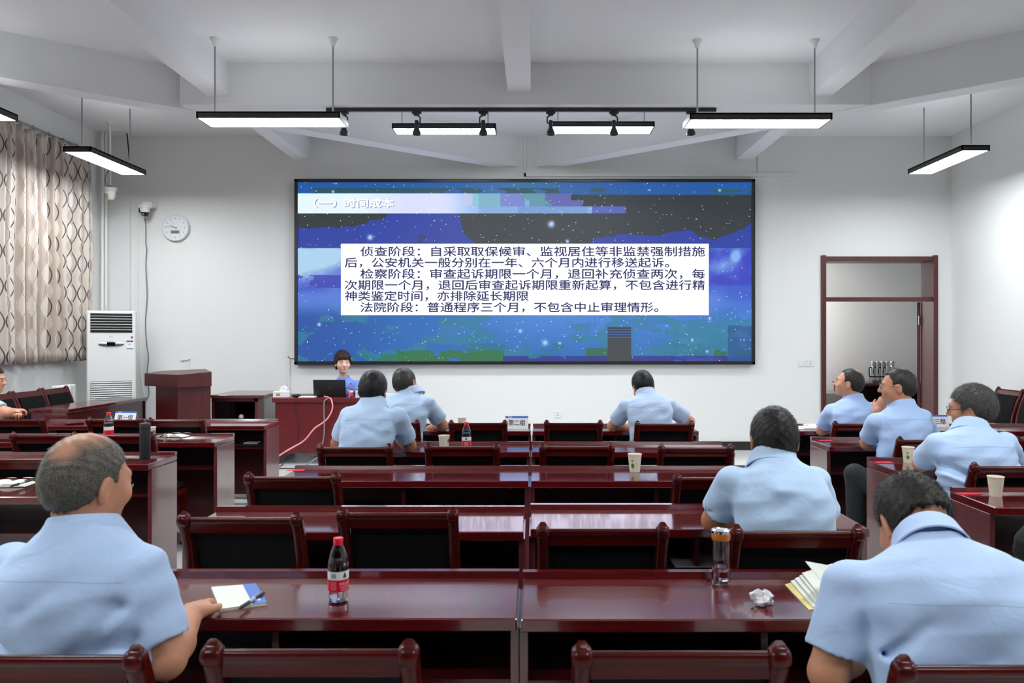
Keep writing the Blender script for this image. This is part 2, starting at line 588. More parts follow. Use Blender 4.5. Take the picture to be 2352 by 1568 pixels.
# left block
for y, names in ((6.81, ('dark red table with the first group card and a phone, left block front row', 'dark red table of the left block front row, outer half by the curtain')),
                 (5.74, ('dark red table with an open notebook and paper cup at its aisle end, left block', 'dark red table of the left block second row, outer half')),
                 (4.75, ('dark red table with a tall black thermos at its aisle end, left block', 'dark red table of the left block third row, outer half')),
                 (3.78, ('dark red table with a notebook and black pen at the left picture edge', None))):
    dup(proto, (-2.40 - L / 2, y, 0), 0, names[0])
    if names[1] and y > 6.5:
        o = make_table('lecture_table', 1.0, names[1], 'lecture tables')
        o.location = (-2.40 - L - .51, y, 0)
    elif names[1]:
        dup(proto, (-2.40 - L * 1.5 - .01, y, 0), 0, names[1])
# right block
for y, names in ((6.43, ('dark red table with white papers, right block front row', 'dark red table of the right block front row, half by the wall')),
                 (5.52, ('dark red table in front of the man resting chin on hand, right block', 'dark red table of the right block second row, half by the wall')),
                 (4.52, ('dark red table under the elbow of the grey haired man with glasses', 'dark red table of the right block third row, half by the wall')),
                 (3.54, ('dark red table with a paper cup at the right picture edge', None))):
    dup(proto, (2.15 + L / 2 + (.07 if y > 6 else 0), y, 0), 0, names[0])
    if names[1]:
        dup(proto, (2.15 + L * 1.5 + .01 + (.07 if y > 6 else 0), y, 0), 0, names[1])
# side desk along the left wall
sd = make_table('side_desk', 1.5, 'dark red desk standing sideways in front of the air conditioner', None)
sd.location = (-4.87, 8.10, ZP)
sd.rotation_euler = (0, 0, -PI / 2)
for c in list(sd.children):
    if c.name.startswith(('ledge', 'cable_ring', 'divider')):
        bpy.data.objects.remove(c)



# ------------------------------------------------------------------ chairs
def make_chair(label):
    """Padded wooden conference chair, origin on the floor below the top of the back; it faces +y."""
    t = thing('conference_chair', label, 'chair', group='conference chairs')
    W, K = M['chair'], M['pad']

    def stile(s):
        # side post: a plank curving back, ending in a rounded scroll
        mb = MB()
        prof = [(.145, .0, .030), (.128, .20, .034), (.118, .40, .044), (.108, .50, .052), (.086, .62, .056), (.052, .74, .056),
                (.022, .82, .052), (.004, .862, .044), (-.006, .884, .034), (-.010, .896, .018)]
        vs, fs = [], []
        n = 8
        for i, (y, z, dy) in enumerate(prof):
            hw = .0215 if i < 8 else (.020 if i == 8 else .012)
            for k in range(n):
                a = 2 * PI * (k + .5) / n
                cx = math.copysign(abs(math.cos(a)) ** .6, math.cos(a))
                cy = math.copysign(abs(math.sin(a)) ** .6, math.sin(a))
                vs.append((s * .209 + cx * hw, y + cy * dy / 2, z + (cy * .012 if i > 6 else 0)))
        for i in range(len(prof) - 1):
            for k in range(n):
                k2 = (k + 1) % n
                fs.append((i * n + k, i * n + k2, (i + 1) * n + k2, (i + 1) * n + k))
        fs.append(tuple(range(n - 1, -1, -1)))
        fs.append(tuple(range((len(prof) - 1) * n, len(prof) * n)))
        mb.add(vs, fs, W)
        # scroll knob
        mb.lathe([(0, -.0225), (.016, -.022), (.022, -.018), (.0245, -.008), (.0245, .008), (.022, .018), (.016, .022), (0, .0225)], W, 14,
                 Matrix.Translation((s * .209, -.004, .872)) @ Matrix.Rotation(PI / 2, 4, 'Y'), False)
        return mb

    for s in (-1, 1):
        st = stile(s).build('back_post', t, 50)
        MB().ball((s * .209, .071, .595), .005, M['brass'], 8).build('screw', st)
    # top rail with a rounded bead
    tr_ = MB()
    tr_.extrude([(-.001, .824), (.034, .824), (.020, .868), (.012, .880), (.0, .884), (-.009, .880), (-.012, .872), (-.008, .864), (-.004, .860)], 0, -.19, .19, M['rail'])
    tr_.build('top_rail', t, 50)
    # back pad, slightly dished
    bp = MB()
    n = 9
    zs = [.52, .60, .68, .76, .828]
    ys = [.100, .090, .072, .048, .020]
    vs, fs = [], []
    for sgn in (0, 1):
        for z, y in zip(zs, ys):
            for i in range(n):
                x = -.186 + .372 * i / (n - 1)
                bulge = .006 * (1 - (x / .19) ** 2)
                vs.append((x, y + (bulge if sgn == 0 else .030 + bulge), z))
    m_ = len(zs)
    for r in range(m_ - 1):
        for i in range(n - 1):
            a = r * n + i
            fs.append((a, a + 1, a + n + 1, a + n))
            b = a + m_ * n
            fs.append((b + 1, b, b + n, b + n + 1))
    for r in range(m_ - 1):
        for i in (0, n - 1):
            a = r * n + i
            q = (a, a + n, a + n + m_ * n, a + m_ * n)
            fs.append(q if i == 0 else q[::-1])
    for i in range(n - 1):
        a = i
        fs.append((a + 1, a, a + m_ * n, a + 1 + m_ * n))
        a = (m_ - 1) * n + i
        fs.append((a, a + 1, a + 1 + m_ * n, a + m_ * n))
    bp.add(vs, fs, K)
    bp.build('back_pad', t, 50)
    MB().box((-.19, .098, .475), (.19, .125, .52), W, .004).build('lower_rail', t, 0)
    MB().box((-.215, .14, .385), (.215, .53, .425), W, .006).build('seat_frame', t, 0)
    MB().box((-.205, .15, .425), (.205, .535, .468), K, .018).build('seat_pad', t, 40)
    for s in (-1, 1):
        MB().extrude([(.49, 0), (.52, 0), (.53, .39), (.48, .39)], 0, s * .195 - .017, s * .195 + .017, W).build('front_leg', t, 0)
        MB().box((s * .195 - .01, .15, .16), (s * .195 + .01, .50, .19), W, .003).build('stretcher', t, 0)
    return t


M['brass'] = mat('brass screw', rgb(150, 110, 60), 0.4, metal=0.6)
CH = make_chair('x')
first_chair = [True]


def chair(u, v, Wpx, label, Y=None, rz=0.0, dz=0.0, z=None):
    """u = pixel of the middle of the back's top, v = its row."""
    if Y is None:
        Y = .46 * F / Wpx
    x = (u - VX) / F * Y
    if first_chair[0]:
        first_chair[0] = False
        CH.location = (x, Y, dz)
        CH.rotation_euler = (0, 0, rz)
        CH['label'] = label
        return CH
    return dup(CH, (x, Y, dz), rz, label)


chair(715, 1475, 490, 'empty dark wooden chair at the bottom edge of the picture, below the pocket notebook', 1.63)
chair(1562, 1492, 495, 'empty dark wooden chair at the bottom edge of the picture, below the glass tumbler', 1.62)
chair(85, 1495, 490, 'dark wooden chair of the balding man in the lower corner', 1.60)
chair(2310, 1508, 490, 'dark wooden chair of the bowed man with the booklet in the lower corner', 1.55)
chair(553, 1168, 280, 'empty chair behind the pocket notebook, black back framed in dark wood', 2.83)
chair(914, 1160, 263, 'empty chair directly behind the nearest red capped water bottle', 2.90)
chair(1384, 1220, 302, 'empty chair pushed against the nearest table, left of the glass tumbler', 2.66)
chair(1830, 1228, 290, 'chair of the broad backed man, behind the glass tumbler', 2.63)
chair(672, 1086, 221, 'lone empty chair in front of the middle row, left part, above the notebook chair', 3.66)
chair(1656, 1088, 221, 'empty chair half hidden behind the broad backed man', 3.64)
chair(815, 1020, 174, 'chair of the dark haired man whose back hides the teacher desk', 4.64)
chair(1062, 1019, 172, 'empty chair in front of the farther red capped bottle', 4.66)
chair(1325, 1020, 171, 'empty chair left of the paper cup on the middle row', 4.66)
chair(1598, 1022, 174, 'empty chair right of the paper cup on the middle row', 4.63)
chair(897, 966, 135, 'chair of the grey haired man near the teacher desk', 5.97)
chair(1098, 968, 135, 'empty chair behind the farther red capped bottle, below the second group card', 5.96)
chair(1317, 969, 135, 'empty chair in the front row just right of the second group card', 5.96)
chair(1526, 970, 138, 'chair of the man bowing low in the front row', 5.90)
# left block
chair(38, 953, 133, 'empty chair at the left picture edge in the left block front row', 6.2)
chair(264, 955, 133, 'empty chair behind the red capped bottle of the left block', 6.2)
chair(405, 955, 135, 'empty chair at the aisle end of the left block, in front of the lectern', 6.15)
chair(101, 988, 160, 'empty chair left of the bald head, left block second row', 5.22)
chair(278, 990, 160, 'empty chair behind the tall black thermos', 5.22)
chair(32, 1047, 190, 'empty chair above the open notebook at the left picture edge', 4.20)
# right block
chair(1980, 968, 137, 'chair of the man looking up beside the doorway', 5.90)
chair(2140, 1005, 162, 'chair of the man resting his chin on his hand', 4.97)
chair(2330, 1066, 204, 'chair of the grey haired man with glasses', 3.95)
chair(2412, 1008, 160, 'chair half cut by the right picture edge behind the grey haired man', 5.0)
dup(CH, (2.50, 2.90, 0), 0, 'chair of the man in black clothes at the right picture edge')
# chairs along the side walls
for i, (y, lb) in enumerate(((7.55, 'padded chair by the curtain wall, beside the man with folded hands'), (8.02, 'middle one of the padded chairs under the curtain'), (8.49, 'padded chair under the curtain nearest the radiator'))):
    c = dup(CH, (-5.33, y, ZP), -PI / 2, lb)
dup(CH, (-5.33, 7.08, 0), -PI / 2, 'chair of the man with folded hands at the left picture edge')
for y, lb in ((8.30, 'padded chair against the right wall nearest the doorway'), (7.80, 'padded chair against the right wall cut by the picture edge')):
    dup(CH, (5.20, y, ZP), PI / 2, lb)

# ------------------------------------------------------------------ people: distance fields meshed by surface nets
class Field:
    def __init__(self, lo, hi, h):
        self.lo = np.array(lo, np.float32)
        self.h = h
        self.n = np.maximum(4, np.ceil((np.array(hi) - np.array(lo)) / h).astype(int) + 1)
        self.d = np.full(self.n, 0.5, np.float32)

    def grid(self, sl):
        ax = [self.lo[i] + self.h * np.arange(sl[i].start, sl[i].stop, dtype=np.float32) for i in range(3)]
        return ax[0][:, None, None], ax[1][None, :, None], ax[2][None, None, :]

    def sl(self, lo, hi, mg):
        r = []
        for i in range(3):
            a = int(max(0, math.floor((lo[i] - mg - self.lo[i]) / self.h)))
            b = int(min(self.n[i], math.ceil((hi[i] + mg - self.lo[i]) / self.h) + 1))
            if b - a < 1:
                return None
            r.append(slice(a, b))
        return tuple(r)

    def add(self, prim, k=0.0, sub=False):
        fn, lo, hi = prim
        s = self.sl(lo, hi, .045 + k)
        if s is None:
            return
        d2 = fn(*self.grid(s)).astype(np.float32)
        d1 = self.d[s]
        if sub:
            if k > 0:
                t = np.clip(.5 - .5 * (d1 + d2) / k, 0, 1)
                self.d[s] = d1 * (1 - t) - d2 * t + k * t * (1 - t)
            else:
                self.d[s] = np.maximum(d1, -d2)
        elif k > 0:
            t = np.clip(.5 + .5 * (d1 - d2) / k, 0, 1)
            self.d[s] = d1 * (1 - t) + d2 * t - k * t * (1 - t)
        else:
            self.d[s] = np.minimum(d1, d2)

    def mesh(self):
        d = self.d
        ins = d < 0
        c = np.zeros(tuple(self.n - 1), np.int8)
        for i in (0, 1):
            for j in (0, 1):
                for k in (0, 1):
                    c += ins[i:self.n[0] - 1 + i, j:self.n[1] - 1 + j, k:self.n[2] - 1 + k]
        act = (c > 0) & (c < 8)
        ids = np.argwhere(act)
        idx = np.full(act.shape, -1, np.int64)
        idx[act] = np.arange(len(ids))
        cor = [(i, j, k) for i in (0, 1) for j in (0, 1) for k in (0, 1)]
        val = [d[ids[:, 0] + a, ids[:, 1] + b, ids[:, 2] + e] for a, b, e in cor]
        acc = np.zeros((len(ids), 3), np.float32)
        cnt = np.zeros(len(ids), np.float32)
        for p in range(8):
            for q in range(p + 1, 8):
                df = np.array(cor[q]) - np.array(cor[p])
                if abs(df).sum() != 1:
                    continue
                a, b = val[p], val[q]
                m = (a < 0) != (b < 0)
                t = np.where(m, a / np.where(m, a - b, 1), 0)
                acc += np.where(m[:, None], np.array(cor[p]) + t[:, None] * df, 0)
                cnt += m
        V = (ids + acc / cnt[:, None]) * self.h + self.lo
        Fs = []
        for ax in range(3):
            b1, b2 = (ax + 1) % 3, (ax + 2) % 3
            n = self.n
            A = [slice(None)] * 3
            A[ax] = slice(0, n[ax] - 1)
            B = [slice(None)] * 3
            B[ax] = slice(1, n[ax])
            s1, s2 = ins[tuple(A)], ins[tuple(B)]
            e = np.argwhere(s1 != s2)
            e = e[(e[:, b1] > 0) & (e[:, b2] > 0) & (e[:, b1] < n[b1] - 1) & (e[:, b2] < n[b2] - 1)]
            st = s1[e[:, 0], e[:, 1], e[:, 2]]

            def cell(o1, o2):
                g = e.copy()
                g[:, b1] += o1
                g[:, b2] += o2
                return idx[g[:, 0], g[:, 1], g[:, 2]]
            q = np.stack([cell(-1, -1), cell(0, -1), cell(0, 0), cell(-1, 0)], 1)
            q[~st] = q[~st][:, ::-1]
            Fs.append(q)
        Q = np.concatenate(Fs)
        Q = Q[(Q >= 0).all(1)]
        return V, Q


def np_mesh(name, V, Q, m, parent, smooth=True):
    me = bpy.data.meshes.new(name)
    k = Q.shape[1]
    me.vertices.add(len(V))
    me.vertices.foreach_set('co', V.astype(np.float32).ravel())
    me.loops.add(Q.size)
    me.loops.foreach_set('vertex_index', Q.ravel().astype(np.int32))
    me.polygons.add(len(Q))
    me.polygons.foreach_set('loop_start', np.arange(0, Q.size, k, dtype=np.int32))
    me.update(calc_edges=True)
    me.polygons.foreach_set('use_smooth', np.full(len(Q), smooth))
    me.materials.append(m)
    me.validate()
    o = bpy.data.objects.new(name, me)
    COL.objects.link(o)
    o.parent = parent
    return o


def rcone(a, b, ra, rb):
    a, b = np.array(a, np.float32), np.array(b, np.float32)
    ab = b - a
    L2 = float(ab @ ab) + 1e-9

    def fn(X, Y, Z):
        t = np.clip(((X - a[0]) * ab[0] + (Y - a[1]) * ab[1] + (Z - a[2]) * ab[2]) / L2, 0, 1)
        return np.sqrt((X - a[0] - t * ab[0]) ** 2 + (Y - a[1] - t * ab[1]) ** 2 + (Z - a[2] - t * ab[2]) ** 2) - (ra + (rb - ra) * t)
    r = max(ra, rb)
    return fn, np.minimum(a, b) - r, np.maximum(a, b) + r


def ell(c, r, R=None):
    c, r = np.array(c, np.float32), np.array(r, np.float32)
    R = np.eye(3, dtype=np.float32) if R is None else np.array(R, np.float32)

    def fn(X, Y, Z):
        x, y, z = X - c[0], Y - c[1], Z - c[2]
        u = [(R[0, i] * x + R[1, i] * y + R[2, i] * z) for i in range(3)]
        k0 = np.sqrt(sum((u[i] / r[i]) ** 2 for i in range(3)))
        k1 = np.sqrt(sum((u[i] / r[i] ** 2) ** 2 for i in range(3))) + 1e-9
        return k0 * (k0 - 1) / k1
    m = float(r.max())
    return fn, c - m, c + m


def nrm(v):
    v = np.array(v, float)
    return v / (np.linalg.norm(v) + 1e-12)


class Frame:
    """A local frame: columns right, forward, up."""
    def __init__(self, o, R, s=1.0):
        self.o, self.R, self.s = np.array(o, float), np.array(R, float), s

    def p(self, x, y, z):
        return self.o + self.R @ (np.array([x, y, z]) * self.s)

    def ell(self, c, r):
        return ell(self.p(*c), np.array(r) * self.s, self.R)

    def cone(self, a, b, ra, rb):
        return rcone(self.p(*a), self.p(*b), ra * self.s, rb * self.s)


def head_R(yaw, pitch, roll):
    """yaw to the right, pitch forward (down), roll towards the right shoulder; degrees. yaw 0 looks along +y."""
    y, p, r = math.radians(-yaw), math.radians(-pitch), math.radians(roll)
    A = Matrix.Rotation(y, 3, 'Z') @ Matrix.Rotation(p, 3, 'X') @ Matrix.Rotation(r, 3, 'Y')
    return np.array(A)


def torso_prim(fr, L, tab, grow, c_tab, wr=None):
    """Bent elliptical barrel along the frame's up axis; tab rows: t, half width, half depth."""
    t_, a_, b_ = [np.array(x, np.float32) for x in zip(*tab)]
    o, R = fr.o.astype(np.float32), fr.R.astype(np.float32)
    ct, cc = [np.array(x, np.float32) for x in zip(*c_tab)]

    def fn(X, Y, Z):
        x, y, z = X - o[0], Y - o[1], Z - o[2]
        u = R[0, 0] * x + R[1, 0] * y + R[2, 0] * z
        v = R[0, 1] * x + R[1, 1] * y + R[2, 1] * z
        w_ = R[0, 2] * x + R[1, 2] * y + R[2, 2] * z
        t = np.clip(w_ / L, 0, 1.05)
        a = np.interp(t, t_, a_).astype(np.float32) + grow
        b = np.interp(t, t_, b_).astype(np.float32) + grow
        vv = v - np.interp(t, ct, cc).astype(np.float32)
        k = ((np.abs(u) / a) ** 2.3 + (np.abs(vv) / b) ** 2.3) ** (1 / 2.3)
        d = (k - 1) * np.minimum(a, b) * .85
        d = np.maximum(d, -w_)
        d = np.maximum(d, w_ - L * 1.03)
        if wr is not None:
            d = d - wr(u, vv, w_)
        return d
    m = float(a_.max() + grow) + .03
    e = [fr.p(0, 0, 0), fr.p(0, 0, L)]
    return fn, np.minimum(*e) - m, np.maximum(*e) + m


HAIRLINE = [(-.14, -.070), (-.10, -.066), (-.07, -.060), (-.04, -.048), (-.018, -.012), (-.012, .012), (.012, .022), (.030, .0), (.036, .040), (.060, .060), (.085, .070), (.12, .078)]


def skin_mat(name, c, scalp=None):
    m = mat(name, c, 0.5, sss=0.25, bump=0.12, bscale=260, vary=0.08, vscale=18)
    return m


def shirt_mat(name, c, o, fwd, yz, seam):
    """Fine woven cotton; a stitched yoke seam runs across the back at height yz (object space)."""
    m = mat(name, c, 0.8, sheen=0.2 if c[0] > .1 else 0.0, spec=.3, vary=0.025, vscale=9)
    nt = m.node_tree
    b = nt.nodes['Principled BSDF']
    tc = nt.nodes.new('ShaderNodeTexCoord')
    n1 = nt.nodes.new('ShaderNodeTexNoise')
    n1.inputs['Scale'].default_value = 900
    n2 = nt.nodes.new('ShaderNodeTexNoise')
    n2.inputs['Scale'].default_value = 14
    n2.inputs['Detail'].default_value = 2
    n2.inputs['Distortion'].default_value = 1.2
    add = nt.nodes.new('ShaderNodeMath')
    add.operation = 'MULTIPLY_ADD'
    add.inputs[1].default_value = 0.06
    bp = nt.nodes.new('ShaderNodeBump')
    bp.inputs['Strength'].default_value = 0.35
    bp.inputs['Distance'].default_value = 0.008
    nt.links.new(tc.outputs['Object'], n1.inputs['Vector'])
    nt.links.new(tc.outputs['Object'], n2.inputs['Vector'])
    nt.links.new(n1.outputs['Fac'], add.inputs[0])
    nt.links.new(n2.outputs['Fac'], add.inputs[2])
    nt.links.new(add.outputs[0], bp.inputs['Height'])
    nt.links.new(bp.outputs['Normal'], b.inputs['Normal'])
    if seam:
        # line: |z - (yz + curve * x^2)| < half width
        sp = nt.nodes.new('ShaderNodeSeparateXYZ')
        nt.links.new(tc.outputs['Object'], sp.inputs[0])

        def mth(op, a, bb=None):
            k = nt.nodes.new('ShaderNodeMath')
            k.operation = op
            for i, q in enumerate((a, bb)):
                if q is None:
                    continue
                if isinstance(q, (int, float)):
                    k.inputs[i].default_value = q
                else:
                    nt.links.new(q, k.inputs[i])
            return k.outputs[0]
        x = mth('SUBTRACT', sp.outputs[0], seam[0])
        zz = mth('SUBTRACT', mth('SUBTRACT', sp.outputs[2], yz), mth('MULTIPLY', mth('MULTIPLY', x, x), seam[1]))
        line = mth('LESS_THAN', mth('ABSOLUTE', zz), seam[2])
        line = mth('MULTIPLY', line, mth('LESS_THAN', mth('ABSOLUTE', x), seam[3]))
        mx = nt.nodes.new('ShaderNodeMixRGB')
        src = b.inputs['Base Color'].links[0].from_socket
        nt.links.new(mth('MULTIPLY', line, .45), mx.inputs[0])
        nt.links.new(src, mx.inputs[1])
        mx.inputs[2].default_value = tuple(q * .45 for q in c[:3]) + (1,)
        nt.links.new(mx.outputs[0], b.inputs['Base Color'])
    return m


def hair_mat(name, c1, c2, patch=None):
    m = mat(name, c1, 0.45, spec=0.3)
    nt = m.node_tree
    b = nt.nodes['Principled BSDF']
    tc = nt.nodes.new('ShaderNodeTexCoord')
    n = nt.nodes.new('ShaderNodeTexNoise')
    n.inputs['Scale'].default_value = 420
    n.inputs['Detail'].default_value = 3
    r = nt.nodes.new('ShaderNodeValToRGB')
    r.color_ramp.elements[0].color = c1
    r.color_ramp.elements[1].color = c2
    r.color_ramp.elements[0].position = .42
    r.color_ramp.elements[1].position = .62
    nt.links.new(tc.outputs['Object'], n.inputs['Vector'])
    nt.links.new(n.outputs['Fac'], r.inputs[0])
    src = r.outputs[0]
    if patch:
        for (pc, rad, col, soft) in patch:
            vm = nt.nodes.new('ShaderNodeVectorMath')
            vm.operation = 'DISTANCE'
            nt.links.new(tc.outputs['Object'], vm.inputs[0])
            vm.inputs[1].default_value = tuple(pc)
            mr = nt.nodes.new('ShaderNodeMapRange')
            mr.inputs['From Min'].default_value = rad * (1 - soft)
            mr.inputs['From Max'].default_value = rad
            mr.inputs['To Min'].default_value = 0.85
            mr.inputs['To Max'].default_value = 0.0
            nt.links.new(vm.outputs['Value'], mr.inputs['Value'])
            mx = nt.nodes.new('ShaderNodeMixRGB')
            nt.links.new(mr.outputs[0], mx.inputs[0])
            nt.links.new(src, mx.inputs[1])
            mx.inputs[2].default_value = col
            src = mx.outputs[0]
    nt.links.new(src, b.inputs['Base Color'])
    return m


def wrinkles(seed, amp, folds=()):
    r = np.random.default_rng(seed)
    ks = []
    for i in range(7):
        f = r.uniform(9, 26)
        a = r.uniform(-.6, .6) + PI / 2
        ks.append((f * math.cos(a), f * math.sin(a), r.uniform(-6, 6), r.uniform(0, 6.28), r.uniform(.5, 1)))

    def fn(u, v, w_):
        s = 0
        for kx, kz, kv, ph, am in ks:
            s = s + am * np.sin(kx * u + kz * w_ + kv * v + ph + 1.3 * np.sin(7 * u + ph))
        out = amp * .5 * s * (1 - .6 * np.clip((w_ - .30) / .2, 0, 1))
        for (x0, z0, x1, z1, am, wd) in folds:
            dx, dz = x1 - x0, z1 - z0
            l2 = dx * dx + dz * dz
            t = np.clip(((u - x0) * dx + (w_ - z0) * dz) / l2, 0, 1)
            q = (u - x0 - t * dx) ** 2 + (w_ - z0 - t * dz) ** 2
            out = out + 1.8 * am * np.exp(-q / wd ** 2) * (v < .03) * (1 - t * .6)
        return out
    return fn


SKIN = {'tan': rgb(196, 138, 108), 'mid': rgb(206, 150, 120), 'fair': rgb(232, 190, 168), 'dark': rgb(178, 116, 86)}
SHIRT = rgb(184, 208, 243)
TROUSER = mat('dark trousers', rgb(30, 32, 38), 0.8, bump=.1, bscale=300)


def hand(F_, W, Dr, Nr, sgn, g, curl=0.5, k=.006):
    """Palm and five fingers. W wrist, Dr direction of the fingers, Nr normal of the back of the hand, sgn +1 thumb on the left of Dr seen from above."""
    W, Dr, Nr = np.array(W), nrm(Dr), nrm(Nr)
    S = np.cross(Nr, Dr) * sgn
    R = np.stack([S, Dr, Nr], 1)
    h = Frame(W, R, g)
    F_.add(h.ell((0, .045, 0), (.042, .055, .017)), .02)
    for i, (x, l) in enumerate(((.030, .068), (.010, .076), (-.010, .072), (-.029, .056))):
        a = curl * (1 + .12 * i)
        p0 = (x * .9, .075, .002)
        p1 = (x * 1.05, .075 + l * .45 * math.cos(a * .5), .002 - l * .45 * math.sin(a * .5))
        p2 = (x * 1.08, p1[1] + l * .32 * math.cos(a * 1.3), p1[2] - l * .32 * math.sin(a * 1.3))
        p3 = (x * 1.08, p2[1] + l * .24 * math.cos(a * 2.0), p2[2] - l * .24 * math.sin(a * 2.0))
        F_.add(h.cone(p0, p1, .0095, .0088), k)
        F_.add(h.cone(p1, p2, .0088, .0078), .003)
        F_.add(h.cone(p2, p3, .0078, .0068), .003)
    F_.add(h.cone((.028, .018, -.004), (.055, .050, -.012), .013, .0105), .012)
    F_.add(h.cone((.055, .050, -.012), (.058, .078, -.018), .0105, .008), .004)


def person(name_label, J, look, res=.006, blades=3000, group='seated men in light blue shirts'):
    """J: world joints. Keys hip, neck, head, shL, shR, elL, elR, wrL, wrR; yaw, pitch, roll of the head; g overall girth."""
    g = J.get('g', 1.0)
    base = np.array([J['hip'][0], J['hip'][1], J.get('floor', 0.0)])
    J = dict(J)
    for k in ('hip', 'neck', 'head', 'shL', 'shR', 'elL', 'elR', 'wrL', 'wrR', 'knL', 'knR'):
        if k in J:
            J[k] = np.array(J[k], float) - base
    root = thing('person', name_label, 'person', tuple(base), 0, group)
    hs = J.get('hs', 1.05)
    Hd = Frame(J['head'], head_R(J['yaw'], J['pitch'], J.get('roll', 0)), hs)
    hip, neck = J['hip'], J['neck']
    up = neck - hip
    L = float(np.linalg.norm(up))
    up = up / L
    r = nrm(J['shR'] - J['shL'])
    fwd = nrm(np.cross(up, r))
    r = nrm(np.cross(fwd, up))
    T = Frame(hip, np.stack([r, fwd, up], 1), 1.0)
    sw = float(np.linalg.norm(J['shR'] - J['shL'])) / 2
    hunch = J.get('hunch', .03)
    ctab = [(0, 0.0), (.3, -.4 * hunch), (.6, -hunch), (.82, -hunch * .8), (1.05, 0.0)]
    kx = sw / .19
    bel = J.get('belly', 1.0)
    tab = [(0, .175 * g * bel, .13 * g * bel), (.25, .165 * g * bel, .125 * g * bel), (.5, .178 * g * kx, .128 * g), (.72, .192 * kx * g, .126 * g), (.84, .185 * kx, .108 * g),
           (.91, .155 * kx, .092 * g), (.96, .102 * kx, .078 * g), (1.0, .066 * g, .068 * g), (1.05, .058 * g, .060 * g)]
    pts = [J[k] for k in ('hip', 'neck', 'head', 'shL', 'shR', 'elL', 'elR', 'wrL', 'wrR')]
    lo, hi = np.min(pts, 0), np.max(pts, 0)

    # --- body: head, neck, arms, hands, core of the trunk, one surface
    B = Field(np.minimum(lo - [.14, .25, .10], J['head'] - .17), np.maximum(hi + .15, J['head'] + .17), res)
    hd = Hd
    B.add(hd.ell((0, -.012, .028), (.077, .098, .09)), 0)
    B.add(hd.ell((0, .030, -.018), (.064, .066, .085)), .03)
    B.add(hd.ell((0, .028, -.058), (.056, .058, .048)), .03)
    B.add(hd.ell((0, .074, -.092), (.026, .022, .020)), .03)
    B.add(hd.cone((-.030, .086, .020), (.030, .086, .020), .012, .012), .02)
    for s in (-1, 1):
        B.add(hd.ell((s * .040, .070, -.026), (.026, .020, .022)), .03)
        B.add(hd.ell((s * .032, .104, .004), (.016, .012, .011)), .012, True)
        B.add(hd.ell((s * .032, .086, .003), (.0135, .0125, .012)), .004)
        er = np.array(Matrix.Rotation(math.radians(s * 22), 3, 'Z') @ Matrix.Rotation(math.radians(-12), 3, 'X'))
        e = Frame(hd.p(s * .079, -.006, -.006), hd.R @ er, hs)
        B.add(e.ell((0, 0, 0), (.010, .020, .033)), .006)
        B.add(e.ell((s * .009, .003, .004), (.006, .010, .019)), .004, True)
        B.add(e.ell((0, .004, -.027), (.008, .010, .011)), .006)
    B.add(hd.cone((0, .094, .012), (0, .116, -.026), .009, .012), .014)
    for s in (-1, 1):
        B.add(hd.ell((s * .011, .104, -.030), (.009, .010, .008)), .008)
    B.add(hd.cone((-.017, .094, -.056), (.017, .094, -.056), .0075, .0075), .008)
    B.add(hd.cone((-.014, .093, -.068), (.014, .093, -.068), .0075, .0075), .008)
    B.add(hd.ell((0, .106, -.062), (.02, .008, .0018)), .002, True)
    nb = neck - T.R[:, 2] * .03 + T.R[:, 1] * -.005
    B.add(rcone(hd.p(0, -.022, -.03), nb, look.get('nk', .057) * hs, look.get('nk', .062) * g), .025)
    B.add(torso_prim(T, L, tab, -.036, ctab), .03)
    for s, a in (('L', -1), ('R', 1)):
        sh, el, wr = J['sh' + s], J['el' + s], J['wr' + s]
        B.add(rcone(sh, el, .052 * g, .043 * g), .03)
        md = el * .65 + wr * .35
        B.add(rcone(el, md, .043 * g, .044 * g), .02)
        B.add(rcone(md, wr, .044 * g, .029 * g), .02)
        hdv = J.get('hd' + s)
        if hdv is None:
            hdv = nrm(wr - el)
        hn = J.get('hn' + s, (0, 0, 1))
        hand(B, wr, hdv, hn, -a, g * 1.0, J.get('curl' + s, .5))
    V, Q = B.mesh()
    skin = skin_mat('skin', SKIN[look.get('skin', 'tan')])
    np_mesh('body', V, Q, skin, root)

    # --- shirt
    S = Field(lo - [.16, .27, .12], np.maximum(hi, neck) + [.14, .14, .12], max(res, .006))
    fl = look.get('folds', [])
    wr_ = wrinkles(look.get('seed', 1), look.get('wr', .004), fl)
    S.add(torso_prim(T, L, tab, .010, ctab, wr_), 0)
    cut = look.get('sleeve', .66)
    for s, a in (('L', -1), ('R', 1)):
        sh, el = J['sh' + s], J['el' + s]
        hem = sh + (el - sh) * cut
        ax = nrm(el - sh)
        A = Field(np.minimum(sh, hem) - .16, np.maximum(sh, hem) + .16, S.h)
        i0 = np.round((A.lo - S.lo) / S.h).astype(int)
        i0 = np.maximum(i0, 0)
        A.lo = (S.lo + i0 * S.h).astype(np.float32)
        A.n = np.minimum(A.n, S.n - i0)
        A.d = np.full(A.n, .5, np.float32)
        rh, re_ = .060 * g, .068 * g
        A.add(rcone(sh, hem + ax * .05, rh, re_), 0)
        # sleeve end: cut square and hollow
        far = hem + ax * .07
        A.add((lambda X, Y, Z, hem=hem, ax=ax: -((X - hem[0]) * ax[0] + (Y - hem[1]) * ax[1] + (Z - hem[2]) * ax[2]), far - .2, far + .2), 0, True)
        if res < .0075:
            A.add(rcone(hem - ax * .05, hem + ax * .04, .050 * g, .060 * g), .004, True)
        if look.get('long_sleeves'):
            S.add(rcone(el, J['wr' + s], .056 * g, .038 * g), .03)
            S.add(rcone(sh, el, .066 * g, .058 * g), .03)
        sl = tuple(slice(i0[i], i0[i] + A.n[i]) for i in range(3))
        d1, d2, k = S.d[sl], A.d, .035
